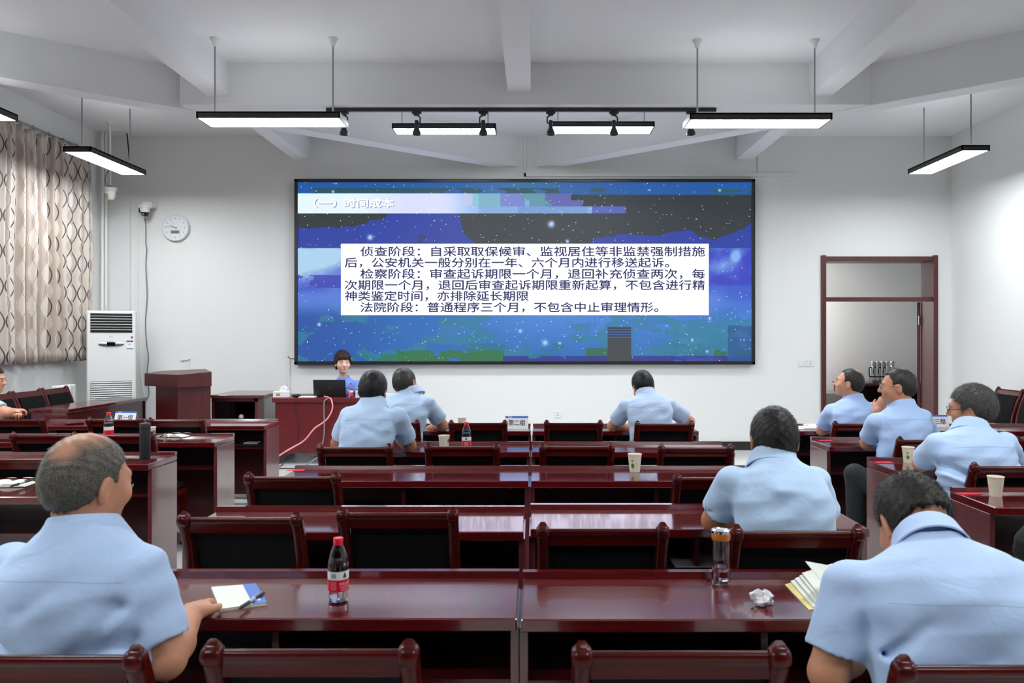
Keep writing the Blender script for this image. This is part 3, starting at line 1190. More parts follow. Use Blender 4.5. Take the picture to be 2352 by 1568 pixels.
        t = np.clip(.5 + .5 * (d1 - d2) / k, 0, 1)
        S.d[sl] = d1 * (1 - t) + d2 * t - k * t * (1 - t)
    # a little cloth relief on the sleeves
    X, Y, Z = S.grid((slice(0, S.n[0]), slice(0, S.n[1]), slice(0, S.n[2])))
    ph = look.get('seed', 1) * 1.7
    S.d -= (.0022 * np.sin(38 * Z + 22 * X + ph) * np.sin(17 * Y - 9 * X + ph * 2) + .0016 * np.sin(70 * Z - 31 * X + ph)).astype(np.float32)
    V, Q = S.mesh()
    c = look.get('shirt', SHIRT)
    yz = (hip + up * L * .84)[2] + look.get('yoke', 0)
    cx = (hip + up * L * .84)[0]
    sm = shirt_mat('shirt cotton', c, None, fwd, yz, (cx, -look.get('yc', .5), .0012 * (1 if res < .0065 else 1.6), sw * .95) if look.get('seam', True) else None)
    sh_o = np_mesh('shirt', V, Q, sm, root)

    # --- collar: a folded band around the neck
    nu = nrm(neck + up * .0 - (hip + up * L * .7))
    nu = nrm(nu * .6 + nrm(Hd.p(0, -.02, -.03) - neck) * .6)
    cr = nrm(np.cross(np.cross(nu, r), nu))
    cf = nrm(np.cross(nu, cr))
    C = Frame(neck - nu * .012, np.stack([cr, cf, nu], 1), g)
    n = 40
    prof = [(-.006, .0, 0), (.0, .034, 0), (.003, .044, 0), (.008, .046, 0), (.013, .040, 0), (.019, .018, 0), (.025, -.002, 0), (.028, -.010, 0), (.024, -.012, 0), (.016, .012, 0), (.004, .030, 0)]
    vs, fs = [], []
    span = look.get('span', 158)
    for i in range(n + 1):
        ph_ = math.radians(-span + 2 * span * i / n)
        fr_ = (1 - math.cos(ph_)) / 2     # 0 at the back, 1 at the front
        lowr = 1.0 - .22 * fr_
        for dr, z, _ in prof:
            zz = z
            if z < .015:
                zz = z - .032 * fr_ ** 2 * look.get('pts', 1)
            zz = zz - look.get('drop', .030) * fr_
            dd = dr + (.006 if z < .015 else 0) * fr_
            vs.append(C.p(math.sin(ph_) * (.066 + dd), -math.cos(ph_) * (.064 + dd) + .004 + .012 * fr_ + max(0, .02 - zz) * .8 * fr_ ** 2, zz * (1.0) if True else 0))
    m_ = len(prof)
    for i in range(n):
        for j in range(m_):
            j2 = (j + 1) % m_
            fs.append((i * m_ + j, (i + 1) * m_ + j, (i + 1) * m_ + j2, i * m_ + j2))
    fs.append(tuple(range(m_)))
    fs.append(tuple(range(n * m_ + m_ - 1, n * m_ - 1, -1)))
    cb = MB().add(vs, fs, shirt_mat('collar cotton', c, None, None, 0, None))
    cb.build('collar', sh_o, 60)

    # --- hair
    hl = look.get('hairline', HAIRLINE)
    hy, hz = zip(*hl)
    th = look.get('thick', .012)
    ex = .17
    hres = res * .7 if res < .0065 else res * .75
    Hf = Field(J['head'] - ex, J['head'] + ex, hres)
    top = look.get('top', .0)
    Hf.add(hd.ell((0, -.014, .030 + top / 2), (.077 + th, .099 + th, .092 + th + top / 2)), 0)
    Hf.add(hd.ell((0, -.045, -.010), (.064 + th * .7, .062 + th, .070)), .03)
    if look.get('long'):
        for s in (-1, 1):
            Hf.add(hd.cone((s * .070, -.012, .02), (s * .060, -.030, -.085), .026, .015), .02)
        Hf.add(hd.cone((-.045, .080, .070), (.045, .082, .070), .026, .026), .02)
    X, Y, Z = Hf.grid((slice(0, Hf.n[0]), slice(0, Hf.n[1]), slice(0, Hf.n[2])))
    o, R = Hd.o, Hd.R
    lx = ((X - o[0]) * R[0, 0] + (Y - o[1]) * R[1, 0] + (Z - o[2]) * R[2, 0]) / hs
    ly = ((X - o[0]) * R[0, 1] + (Y - o[1]) * R[1, 1] + (Z - o[2]) * R[2, 1]) / hs
    lz = ((X - o[0]) * R[0, 2] + (Y - o[1]) * R[1, 2] + (Z - o[2]) * R[2, 2]) / hs
    line = np.interp(ly, hy, hz).astype(np.float32)
    jag = .004 * np.sin(lx * 240) * np.sin(lx * 97 + 1)
    Hf.d = np.maximum(Hf.d, ((line - lz) * .7 + jag).astype(np.float32))
    Hf.d += (.0015 * np.sin(lx * 160 + 3 * np.sin(lz * 60)) * np.sin(ly * 140 + lz * 90)).astype(np.float32)
    V, Q = Hf.mesh()
    patch = [(Hd.p(*pc), rad * hs, SKIN[look.get('skin', 'tan')], soft) for pc, rad, soft in look.get('bald', [])]
    tint = [(Hd.p(*pc), rad * hs, col, soft) for pc, rad, col, soft in look.get('tint', [])]
    hm = hair_mat('hair', look['hair'][0], look['hair'][1], tint + patch)
    # short strands standing on the surface
    v0, v1, v2, v3 = V[Q[:, 0]], V[Q[:, 1]], V[Q[:, 2]], V[Q[:, 3]]
    nn = np.cross(v2 - v0, v3 - v1)
    ar = np.linalg.norm(nn, axis=1)
    nn = nn / (ar[:, None] + 1e-12)
    cen = (v0 + v1 + v2 + v3) / 4
    out = ((cen - J['head']) * nn).sum(1) > 0
    ar = np.where(out, ar, 0)
    rg = np.random.default_rng(look.get('seed', 1))
    pick = rg.choice(len(Q), blades, p=ar / ar.sum())
    jit = rg.random((blades, 2, 1))
    pos = v0[pick] + (v1[pick] - v0[pick]) * jit[:, 0] + (v3[pick] - v0[pick]) * jit[:, 1]
    nor = nn[pick]
    crown = Hd.p(*look.get('crown', (.01, -.065, .11)))
    fl_ = pos - crown
    fl_ = fl_ - (fl_ * nor).sum(1)[:, None] * nor
    fl_ /= np.linalg.norm(fl_, axis=1)[:, None] + 1e-9
    ln = look.get('len', .014) * rg.uniform(.6, 1.3, (blades, 1))
    st = look.get('stand', .45)
    dr = nor * st + fl_ * (1 - st) + rg.normal(0, .13, (blades, 3))
    dr /= np.linalg.norm(dr, axis=1)[:, None]
    for pc, rad, col, soft in patch:
        q = np.linalg.norm(pos - pc, axis=1)
        ln = np.where((q < rad * .8)[:, None] & (rg.random((blades, 1)) < .85), ln * .01, ln)
    sd_ = np.cross(dr, nor + rg.normal(0, .3, (blades, 3)))
    sd_ /= np.linalg.norm(sd_, axis=1)[:, None] + 1e-9
    wd = look.get('wid', .0011)
    p0 = pos - nor * .002
    bV = np.concatenate([V, p0 - sd_ * wd, p0 + sd_ * wd, p0 + dr * (ln + .002)])
    k = len(V)
    tri = np.stack([np.arange(blades) + k, np.arange(blades) + k + blades, np.arange(blades) + k + 2 * blades, np.arange(blades) + k + 2 * blades], 1)
    Qt = np.concatenate([Q[:, [0, 1, 2]], Q[:, [0, 2, 3]], tri[:, :3]])
    np_mesh('hair', bV, Qt, hm, root)

    # --- eyes and brows, glasses
    if look.get('face', True):
        for s in (-1, 1):
            e = MB()
            A = Matrix.Translation(Hd.p(s * .032, .0895, .0035)) @ Matrix(Hd.R).to_4x4()
            e.ball((0, 0, 0), .0098 * hs, M['eyewhite'], 12, (1.15, 1, .62))
            e.ball((0, .0048, 0), .0068 * hs, M['iris'], 10, (1, .95, 1))
            e.v = [tuple(A @ Vector(p)) for p in e.v]
            e.build('eye', root)
            b = MB()
            pp = [Hd.p(s * x, y, z) for x, y, z in ((.014, .102, .0235), (.026, .101, .0255), (.040, .094, .0250), (.050, .083, .0205))]
            b.tube(pp, [.0026, .0032, .0028, .0012], hm, 6)
            b.build('eyebrow', root)
    if look.get('lips'):
        lp = MB()
        lp.tube([Hd.p(*q) for q in ((-.021, .094, -.060), (-.009, .1015, -.0555), (0, .1025, -.057), (.009, .1015, -.0555), (.021, .094, -.060))], [.001, .0035, .0032, .0035, .001], M['lip'], 8)
        lp.tube([Hd.p(*q) for q in ((-.019, .094, -.064), (-.008, .1005, -.0685), (.008, .1005, -.0685), (.019, .094, -.064))], [.001, .0042, .0042, .001], M['lip'], 8)
        lp.build('lips', root)
    if look.get('glasses'):
        gl = MB()
        for s in (-1, 1):
            ring = [Hd.p(s * (.034 + .024 * math.cos(a)), .112 - .006 * abs(math.cos(a)), .004 + .018 * math.sin(a)) for a in np.linspace(0, 2 * PI, 17)]
            gl.tube(ring, .0012 * hs, M[look['glasses']], 6)
            gl.tube([Hd.p(s * .058, .106, .010), Hd.p(s * .074, .075, .012), Hd.p(s * .083, .0, .014), Hd.p(s * .083, -.015, .002)], .0015 * hs, M[look['glasses']], 6)
        gl.tube([Hd.p(-.010, .112, .008), Hd.p(0, .115, .011), Hd.p(.010, .112, .008)], .0012 * hs, M[look['glasses']], 6)
        gl.build('eyeglasses', root)
    # --- trousers
    if look.get('legs', True):
        hf = nrm([fwd[0], fwd[1], 0])
        hr = nrm([r[0], r[1], 0])
        bz = 0.0
        kn = {}
        for s, a in (('L', -1), ('R', 1)):
            kn[s] = J.get('kn' + s, np.array([hip[0], hip[1], hip[2] - .02]) + hf * .40 + hr * a * .12)
        allp = [hip] + list(kn.values())
        lo2, hi2 = np.min(allp, 0) - .22, np.max(allp, 0) + .2
        lo2[2] = .04
        T2 = Field(lo2, hi2, .013)
        T2.add(torso_prim(Frame(hip - up * .12, T.R), .3, [(0, .15 * g, .13 * g), (.4, .185 * g * bel, .14 * g * bel), (.7, .18 * g * bel, .135 * g * bel), (1.05, .17 * g, .128 * g)], .006, [(0, 0), (1, 0)]), 0)
        for s, a in (('L', -1), ('R', 1)):
            T2.add(rcone(hip + hr * a * .09 + [0, 0, -.02], kn[s], .088 * g, .066 * g), .04)
            T2.add(rcone(kn[s], [kn[s][0] - hf[0] * .03, kn[s][1] - hf[1] * .03, .08], .066, .058), .03)
        V, Q = T2.mesh()
        np_mesh('trousers', V, Q, TROUSER, root)
        for s in 'LR':
            A = Matrix.Translation((kn[s][0] + hf[0] * .03, kn[s][1] + hf[1] * .03, .0)) @ Matrix.Rotation(math.atan2(-hf[0], hf[1]), 4, 'Z')
            so = MB()
            so.ball((0, 0, .045), 1.0, M['black'], 14, (.045, .13, .042))
            so.v = [tuple(A @ Vector((p[0], p[1], max(p[2], .0)))) for p in so.v]
            so.build('shoe', root)
    return root, Hd, T, C


M['eyewhite'] = mat('eye white', rgb(235, 232, 228), 0.2)
M['iris'] = mat('dark iris', rgb(30, 20, 16), 0.15)
M['lip'] = mat('lips', rgb(190, 95, 92), 0.4)
M['wireframe'] = mat('silver glasses wire', rgb(160, 160, 165), 0.3, metal=.8)
M['darkframe'] = mat('dark glasses frame', rgb(40, 26, 24), 0.3)
DARK = (rgb(14, 13, 13), rgb(34, 31, 29))
BLACK = (rgb(10, 9, 9), rgb(24, 22, 21))
GREY = (rgb(38, 37, 36), rgb(96, 94, 91))
PEP = (rgb(24, 23, 22), rgb(62, 60, 57))

# 1 balding man, front left
person('balding grey haired man with his hand beside the pocket notebook, seen from behind, front left',
       dict(hip=(-1.09, 1.87, .50), neck=P(188, 1205, 1.95), head=P(201, 1108, 1.97), yaw=25, pitch=6, roll=3,
            shL=P(24, 1304, 1.95), shR=P(330, 1312, 1.93), elL=P(-75, 1480, 1.93), elR=P(382, 1515, 1.90),
            wrL=P(-60, 1400, 2.2), wrR=P(438, 1414, 2.11), hdR=(-.20, .96, .06), hnR=(-.2, .1, 1), curlR=.8, g=1.04, hunch=.035, hs=1.01),
       dict(skin='tan', hair=(rgb(58, 54, 49), rgb(118, 113, 104)), bald=[((.0, -.03, .125), .075, .75), ((.02, -.085, .085), .045, .8)], tint=[((.0, -.075, -.055), .105, rgb(34, 32, 30), .9)], thick=.004, len=.009, wid=.0007, stand=.25,
            seed=3, face=False, wr=.006, sleeve=.78, yoke=.0, folds=[(.17, .30, -.02, .26, -.010, .022), (.18, .24, -.05, .17, .010, .02), (.10, .16, -.16, .12, -.010, .02), (.15, .38, .10, .30, -.008, .02), (-.05, .40, .03, .44, -.006, .02), (.19, .20, -.02, .10, .009, .014), (-.16, .34, -.02, .28, -.008, .018)]), .0055, 9000)
# 2 bowed man, front right
person('broad man bowing over an open booklet, seen from behind, front right',
       dict(hip=(1.06, 1.80, .49), neck=P(2132, 1240, 2.00), head=P(2098, 1200, 2.10), yaw=-3, pitch=38, roll=-2,
            shL=P(1950, 1345, 1.97), shR=P(2318, 1345, 1.95), elL=P(1902, 1545, 1.95), elR=P(2390, 1540, 1.95),
            wrL=P(2010, 1455, 2.28), wrR=P(2240, 1460, 2.28), g=1.08, hunch=.06, hs=1.06),
       dict(skin='tan', hair=(rgb(22, 21, 20), rgb(66, 63, 58)), thick=.006, len=.011, wid=.0007, stand=.45, seed=5, face=False, wr=.005, sleeve=.74,
            hairline=[(-.14, -.0), (-.10, .0), (-.06, -.02), (-.03, -.03), (-.018, -.012), (-.012, .012), (.012, .022), (.030, .0), (.036, .04), (.06, .06), (.12, .078)],
            folds=[(-.17, .22, .02, .28, -.010, .022), (-.16, .17, -.02, .20, .010, .02), (-.15, .10, .0, .16, -.008, .02), (.18, .30, .10, .22, -.009, .02), (-.12, .24, .06, .25, .007, .012), (-.19, .30, -.12, .36, -.008, .014), (.2, .2, .02, .12, -.009, .018)]), .0055, 9000)
# 3 broad backed man, second row
person('broad backed man with thick black hair seated behind the glass tumbler',
       dict(hip=(.97, 2.86, .50), neck=P(1777, 1052, 3.00), head=P(1777, 1012, 3.05), yaw=2, pitch=10, roll=0,
            shL=P(1682, 1108, 3.0), shR=P(1868, 1108, 3.0), elL=P(1640, 1195, 3.10), elR=P(1893, 1195, 3.12),
            wrL=P(1740, 1172, 3.36), wrR=P(1815, 1172, 3.36), g=1.10, hunch=.05, belly=1.05, hs=1.06),
       dict(skin='dark', hair=DARK, thick=.008, len=.012, wid=.0009, stand=.3, seed=7, face=False, wr=.004, sleeve=.74, shirt=rgb(182, 208, 236), seam=False,
            folds=[(-.2, .26, -.08, .25, -.010, .014), (.2, .26, .05, .25, -.010, .014), (-.05, .46, .06, .45, .006, .02)]), .007, 6000)
# 4 dark haired man in front of the teacher desk
person('dark haired man writing, his back in front of the teacher desk',
       dict(hip=(-1.12, 4.95, .50), neck=P(856, 922, 5.04), head=P(857, 897, 5.08), yaw=6, pitch=10, roll=4,
            shL=P(803, 955, 5.03), shR=P(914, 957, 5.02), elL=P(776, 1018, 5.16), elR=P(940, 1022, 5.22),
            wrL=P(830, 1005, 5.46), wrR=P(908, 998, 5.5), g=1.05, hunch=.04, hs=1.03),
       dict(skin='dark', hair=BLACK, thick=.011, len=.014, wid=.0012, stand=.25, seed=9, face=False, wr=.004, sleeve=.72, shirt=rgb(180, 204, 234),
            folds=[(.17, .22, .05, .30, -.009, .02), (.16, .14, .06, .22, .009, .02), (.0, .46, .10, .42, -.006, .02)]), .008, 3500)
# 5 grey haired man beside
person('grey haired man bent over the front table, just right of the dark haired man',
       dict(hip=(-1.10, 6.20, .50), neck=P(940, 897, 6.26), head=P(931, 882, 6.28), yaw=24, pitch=14, roll=-14,
            shL=P(890, 920, 6.25), shR=P(982, 925, 6.22), elL=P(872, 985, 6.4), elR=P(1017, 977, 6.42),
            wrL=P(920, 985, 6.65), wrR=P(985, 985, 6.66), g=1.06, hunch=.04, hs=1.06),
       dict(skin='tan', hair=PEP, thick=.007, len=.010, wid=.0014, stand=.25, seed=11, face=False, wr=.004, sleeve=.72, shirt=rgb(182, 205, 234),
            folds=[(.17, .22, .05, .30, -.009, .02), (.1, .14, .0, .22, .009, .02)]), .009, 3000)
# 6 man bowing low
person('man with short black hair bowing low over the front table below the screen',
       dict(hip=(1.00, 6.18, .50), neck=P(1483, 903, 6.32), head=P(1477, 887, 6.38), yaw=-8, pitch=30, roll=-8,
            shL=P(1440, 933, 6.3), shR=P(1533, 930, 6.3), elL=P(1408, 978, 6.45), elR=P(1583, 968, 6.5),
            wrL=P(1455, 985, 6.68), wrR=P(1540, 985, 6.68), g=1.05, hunch=.05, hs=1.04),
       dict(skin='tan', hair=BLACK, thick=.008, len=.010, wid=.0014, stand=.2, seed=13, face=False, wr=.004, sleeve=.72, shirt=rgb(184, 205, 234),
            folds=[(-.16, .2, -.04, .28, -.008, .02), (.16, .2, .04, .3, .008, .02)]), .009, 3000)
# 7 man looking up beside the doorway
person('slim man looking up towards the screen, nearest the doorway',
       dict(hip=(2.56, 6.12, .50), neck=P(1960, 912, 6.20), head=P(1950, 880, 6.20), yaw=-62, pitch=-8, roll=0,
            shL=P(1908, 945, 6.22), shR=P(2002, 940, 6.2), elL=P(1887, 988, 6.40), elR=P(2030, 985, 6.40),
            wrL=P(1935, 985, 6.66), wrR=P(1980, 985, 6.66), g=1.0, hunch=.03, hs=.96),
       dict(skin='mid', hair=PEP, thick=.006, len=.009, wid=.0013, stand=.2, seed=15, wr=.005, sleeve=.72, shirt=rgb(172, 198, 242),
            hairline=[(-.14, -.07), (-.10, -.066), (-.07, -.06), (-.04, -.048), (-.018, -.012), (-.012, .012), (.012, .022), (.030, .0), (.034, .06), (.05, .09), (.12, .1)],
            bald=[((.0, -.06, .11), .04, .8)], folds=[(-.16, .3, -.05, .2, -.009, .02)]), .008, 3000)
# 8 man resting his chin
person('man with silver glasses resting his chin on his hand, in front of the doorway',
       dict(hip=(2.52, 5.16, .50), neck=P(2072, 925, 5.22), head=P(2062, 888, 5.22), yaw=-66, pitch=2, roll=0,
            shL=P(2012, 968, 5.24), shR=P(2118, 960, 5.2), elL=P(1992, 1018, 5.42), elR=P(2150, 1030, 5.42),
            wrL=P(2016, 945, 5.36), wrR=P(2100, 1015, 5.66), hdL=(.45, .1, .8), hnL=(-.5, -.6, .4), curlL=.9, g=1.04, hunch=.035, hs=1.02,
            knL=(2.24, 5.30, .60)),
       dict(skin='tan', hair=PEP, thick=.006, len=.008, wid=.0012, stand=.2, seed=17, wr=.005, sleeve=.70, shirt=rgb(174, 203, 244), glasses='wireframe',
            hairline=[(-.14, -.07), (-.10, -.066), (-.07, -.06), (-.04, -.048), (-.018, -.012), (-.012, .012), (.012, .022), (.030, .0), (.034, .05), (.05, .08), (.12, .095)],
            bald=[((.02, -.075, .10), .04, .8)], folds=[(-.18, .2, .05, .3, -.01, .018), (-.12, .12, .1, .2, .008, .02)]), .008, 3500)
# 9 grey haired man with glasses
person('heavy grey haired man with dark glasses leaning on his elbow, right block',
       dict(hip=(2.40, 4.16, .50), neck=P(2232, 978, 4.20), head=P(2232, 936, 4.24), yaw=-50, pitch=6, roll=-10,
            shL=P(2152, 1022, 4.22), shR=P(2308, 1018, 4.18), elL=P(2116, 1064, 4.44), elR=P(2345, 1100, 4.38),
            wrL=P(2180, 1058, 4.68), wrR=P(2270, 1060, 4.68), g=1.08, hunch=.045, hs=1.05),
       dict(skin='tan', hair=GREY, thick=.010, len=.022, wid=.0010, stand=.22, seed=19, wr=.005, sleeve=.76, shirt=rgb(178, 205, 240), glasses='darkframe',
            folds=[(-.19, .36, .0, .27, -.010, .014), (-.19, .30, .02, .22, .010, .014), (-.17, .22, .0, .14, -.010, .016), (.2, .36, .08, .3, .008, .016)]), .007, 6000)
# 10 woman at the teacher desk
rt, HW, TW, CW = person('short haired woman in blue shirt and dark tie speaking behind the laptop',
       dict(hip=(-2.28, 9.30, .58), neck=P(789, 868, 9.24), head=P(787, 833, 9.19), yaw=155, pitch=2, roll=2, floor=ZP,
            shL=P(821, 884, 9.22), shR=P(759, 882, 9.25), elL=P(835, 925, 9.05), elR=P(740, 925, 9.08),
            wrL=P(800, 920, 8.88), wrR=P(765, 920, 8.9), g=.92, hunch=.01, hs=1.06),
       dict(skin='fair', hair=(rgb(40, 22, 20), rgb(66, 40, 36)), thick=.014, len=.02, wid=.0016, stand=.2, seed=21, wr=.004, sleeve=.95, shirt=rgb(112, 148, 222), long=True, lips=True, top=.012,
            hairline=[(-.14, -.09), (-.06, -.085), (-.035, -.07), (-.02, -.03), (.005, -.005), (.03, .0), (.045, .02), (.06, .038), (.12, .045)], seam=False, span=164, pts=1.5, drop=.045, nk=.049), .007, 4000,
       group=None)
tie = MB()
fc = [(-.020, .098, -.018), (.020, .098, -.018), (.014, .122, -.050), (.030, .150, -.22), (0, .152, -.26), (-.030, .150, -.22), (-.014, .122, -.050)]
vs = [CW.p(*q) for q in fc] + [CW.p(q[0], q[1] + .012, q[2]) for q in fc]
k = len(fc)
tie.add(vs, [tuple(range(k)), tuple(range(2 * k - 1, k - 1, -1))] + [(i, (i + 1) % k, k + (i + 1) % k, k + i) for i in range(k)], mat('navy tie', rgb(24, 40, 92), .6))
tie.build('necktie', rt, 0)
# 11 man at the left edge
person('man with folded hands cut off by the left picture edge',
       dict(hip=(-5.14, 7.10, .52), neck=P(-38, 905, 7.08), head=P(-20, 872, 7.08), yaw=80, pitch=6, roll=0,
            shL=P(-35, 930, 7.27), shR=P(-22, 925, 6.90), elL=P(0, 965, 7.25), elR=P(12, 948, 6.86),
            wrL=P(28, 950, 7.16), wrR=P(28, 944, 6.98), hdL=(.8, -.55, .1), hdR=(.8, .5, .1), curlL=.9, curlR=.9, g=1.0, hunch=.03, hs=1.05),
       dict(skin='mid', hair=DARK, thick=.011, len=.012, wid=.0018, seed=23, wr=.004, sleeve=.7, folds=[]), .009, 1500)
# 12 man in black at the right edge
person('man in black clothes mostly cut off by the right picture edge',
       dict(hip=(2.52, 3.12, .50), neck=(2.50, 3.12, 1.08), head=(2.50, 3.15, 1.21), yaw=-10, pitch=6, roll=0,
            shL=(2.31, 3.12, 1.0), shR=(2.69, 3.12, 1.0), elL=P(2368, 1262, 3.2), elR=(2.76, 3.28, .80),
            wrL=(2.40, 3.46, .80), wrR=(2.62, 3.56, .80), g=1.04, hunch=.03, hs=1.08),
       dict(skin='tan', hair=DARK, seed=25, face=False, wr=.004, sleeve=.98, long_sleeves=True, shirt=rgb(24, 26, 29), seam=False, folds=[]), .010, 1500, group=None)

# ------------------------------------------------------------------ the LED screen
YS = 9.74


def sp(u, v, Y=YS):
    p = P(u, v, Y)
    return p.x, p.z


x0, z1 = sp(675.5, 410.5)
x1, z0 = sp(1735, 837)
scr = thing('video_wall', 'wide LED video wall showing white Chinese text slide over a starry blue background', 'screen', ((x0 + x1) / 2, YS, 0))
OX = -(x0 + x1) / 2
fr = MB()
b = .042
for lo, hi in (((x0, YS, z0), (x1, YF - .002, z0 + b)), ((x0, YS, z1 - b), (x1, YF - .002, z1)), ((x0, YS, z0), (x0 + b, YF - .002, z1)), ((x1 - b, YS, z0), (x1, YF - .002, z1))):
    fr.box(lo, hi, M['metalb'], .006)
fr.v = [(p[0] + OX, p[1] - YS, p[2]) for p in fr.v]
fr.build('frame', scr, 0)

NXC, NZC = 522, 207
UU, VV = np.meshgrid(np.linspace(683, 1728, NXC + 1), np.linspace(418, 831, NZC + 1))
UC, VC = UU[:-1, :-1] + 1, VV[:-1, :-1] + 1
rs = np.random.default_rng(5)


def vnoise(U, V, sx, sy, seed):
    r_ = np.random.default_rng(seed).random((64, 128))
    a, bq = U / sx, V / sy
    i, j = np.floor(a).astype(int), np.floor(bq).astype(int)
    fa, fb = a - i, bq - j
    fa, fb = fa * fa * (3 - 2 * fa), fb * fb * (3 - 2 * fb)
    g = lambda p, q: r_[q % 64, p % 128]
    return (g(i, j) * (1 - fa) + g(i + 1, j) * fa) * (1 - fb) + (g(i, j + 1) * (1 - fa) + g(i + 1, j + 1) * fa) * fb


def fbm(U, V, sx, sy, seed):
    return sum(vnoise(U, V, sx / 2 ** k, sy / 2 ** k, seed + k) / 2 ** k for k in range(5)) / 1.94


def mixc(C, col, a):
    a = np.clip(a, 0, 1)[..., None]
    return C * (1 - a) + np.array(col, float) * a


def sstep(x, a, b_):
    t = np.clip((x - a) / (b_ - a), 0, 1)
    return t * t * (3 - 2 * t)


n1 = fbm(UC, VC, 150, 60, 1)
n2 = fbm(UC, VC, 70, 40, 20)
n3 = fbm(UC, VC, 30, 22, 40)
C = np.zeros(UC.shape + (3,))
C[:] = (30, 110, 195)
# lower half: deep blue at left, lighter blue and teal towards the right
C = mixc(C, (22, 84, 176), sstep(UC, 1000, 700))
C = mixc(C, (84, 140, 226), sstep(UC, 950, 1250) * sstep(VC, 835, 720) * .9)
C = mixc(C, (40, 130, 160), (n1 + .25 * n3 > .66) * (VC > 690) * .75)
C = mixc(C, (64, 122, 212), (n2 > .6) * (VC > 690) * .5 * sstep(UC, 850, 1100))
C = mixc(C, (28, 118, 150), (n2 < .40) * (VC > 790) * .9)
C = mixc(C, (44, 118, 60), ((UC > 912) & (UC < 1158) & (VC > 801 + 20 * (n3 - .3)) & (n3 > .36)) * .9)
C = mixc(C, (40, 122, 88), ((UC > 790) & (UC < 915) & (VC > 813) & (n3 > .42)) * .8)
C = mixc(C, (44, 110, 72), ((UC > 1345) & (UC < 1400) & (VC > 800) & (n3 > .3)) * .9)
C = mixc(C, (44, 112, 66), ((UC > 1640) & (UC < 1722) & (VC > 804) & (n3 > .36)) * .9)
C = mixc(C, (44, 46, 150), ((UC > 1155) & (VC > 817) & (n3 > .34)) * .9)
C = mixc(C, (22, 84, 150), ((UC > 1672) & (VC > 748)) * .8)
# middle band beside the text box
bl = np.exp(-((UC - 672) / 75) ** 2 - ((VC - 602) / 40) ** 2) + .7 * np.exp(-((UC - 745) / 70) ** 2 - ((VC - 585) / 28) ** 2)
mid = sstep(VC + (n2 - .5) * 60, 540, 585) * sstep(VC, 700, 670)
C = mixc(C, (60, 74, 205), mid)
C = mixc(C, (196, 222, 255), (bl * 1.5 + (n2 - .5) * .9) * mid * (UC < 960))
C = mixc(C, (52, 58, 185), ((n2 > .50) & (VC > 632) & (VC < 662) & (UC < 800)) * .8)
C = mixc(C, (96, 132, 232), sstep(VC, 655, 680) * sstep(VC, 735, 690) * (UC < 860) * .9)
rr = (UC > 1560)
C = mixc(C, (52, 62, 205), rr * mid)
gl = np.exp(-((UC - 1690) / 12) ** 2 - ((VC - 587) / 15) ** 2) * 1.6 + .9 * np.exp(-((UC - 1655) / 30) ** 2 - ((VC - 612) / 18) ** 2) + 1.1 * np.exp(-((UC - 1640) / 28) ** 2 - ((VC - 690) / 22) ** 2)
C = mixc(C, (150, 186, 255), rr * (gl + (n3 - .5) * .8))
C = mixc(C, (66, 110, 220), rr * sstep(VC, 650, 660) * sstep(VC, 760, 690) * .7)
# dark sky band under the title, blue clouds in it
dk = sstep(VC, 488, 490) * (VC < 562 - 0 * UC)
lim = np.interp(UC, [683, 780, 800, 880, 905, 1050, 1066, 1100, 1340, 1372, 1420, 1520, 1545, 1580, 1610, 1640, 1680, 1728],
                [525, 525, 520, 506, 480, 480, 540, 560, 575, 545, 540, 540, 528, 530, 545, 552, 535, 516]) + (n3 - .5) * 18
C = mixc(C, (36, 60, 172), ((VC > 489) & (VC < 570)) * 1.0)
C = mixc(C, (48, 52, 56), ((VC > 489) & (VC < lim)) * 1.0)
C = mixc(C, (40, 52, 120), ((VC > 540) & (VC < 562) & (UC > 960) & (UC < 1060) & (n3 > .5)) * .9)
# right part of the upper third
C = mixc(C, (50, 52, 58), ((UC > 1240) & (VC > 445) & (VC < 490)) * 1.0)
# top strip
C = mixc(C, (26, 92, 176), (VC < 446) * 1.0)
C = mixc(C, (70, 118, 170), (VC < 446) * np.exp(-((UC - 1190) / 120) ** 2) * .8)
C = mixc(C, (34, 84, 96), ((VC > 432) & (VC < 446) & (UC < 1390) & (n2 > .32)) * .9)
C = mixc(C, (44, 92, 66), ((VC > 436) & (VC < 446 + (n3 - .5) * 30) & (UC > 1640) & (n3 > .4)) * .9)
C = mixc(C, (26, 92, 172), ((VC > 440) & (VC < 448) & (UC > 1300)) * .7)
# title bar fading into blocks
bar = (VC > 443.5) & (VC < 489.5)
fade = sstep(UC, 960, 1260)
e = np.where(VC < 459, 1310, np.where(VC < 473, 1337, 1438)) + (n3 - .5) * 16
tb = np.zeros_like(C)
tb[:] = (240, 239, 252)
tb = mixc(tb, (226, 214, 246), sstep(UC, 800, 960))
tb = mixc(tb, (150, 180, 232), sstep(UC, 1010, 1110))
tb = mixc(tb, (226, 190, 226), ((UC > 1066) & (UC < 1086) & (VC < 472)) * .5)
tb = mixc(tb, (136, 190, 204), ((UC > 1086) & (UC < 1150) & (VC < 474)) * .8)
tb = mixc(tb, (134, 130, 214), ((UC > 1150) & (UC < 1205) & (VC < 473)) * .8)
tb = mixc(tb, (104, 156, 172), ((UC > 1200) & (UC < 1252) & (VC < 459)) * .9)
tb = mixc(tb, (98, 92, 176), ((UC > 1252) & (UC < 1337) & (VC < 473)) * .9)
tb = mixc(tb, (92, 150, 170), ((UC > 1215) & (UC < 1262) & (VC > 459) & (VC < 473)) * .8)
tb = mixc(tb, (128, 158, 222), ((UC > 1190) & (UC < 1350) & (VC > 473)) * .8)
tb = mixc(tb, (82, 92, 190), ((UC > 1360) & (VC > 473)) * .9)
k = (bar & (UC < e))[..., None]
C = np.where(k, tb, C)
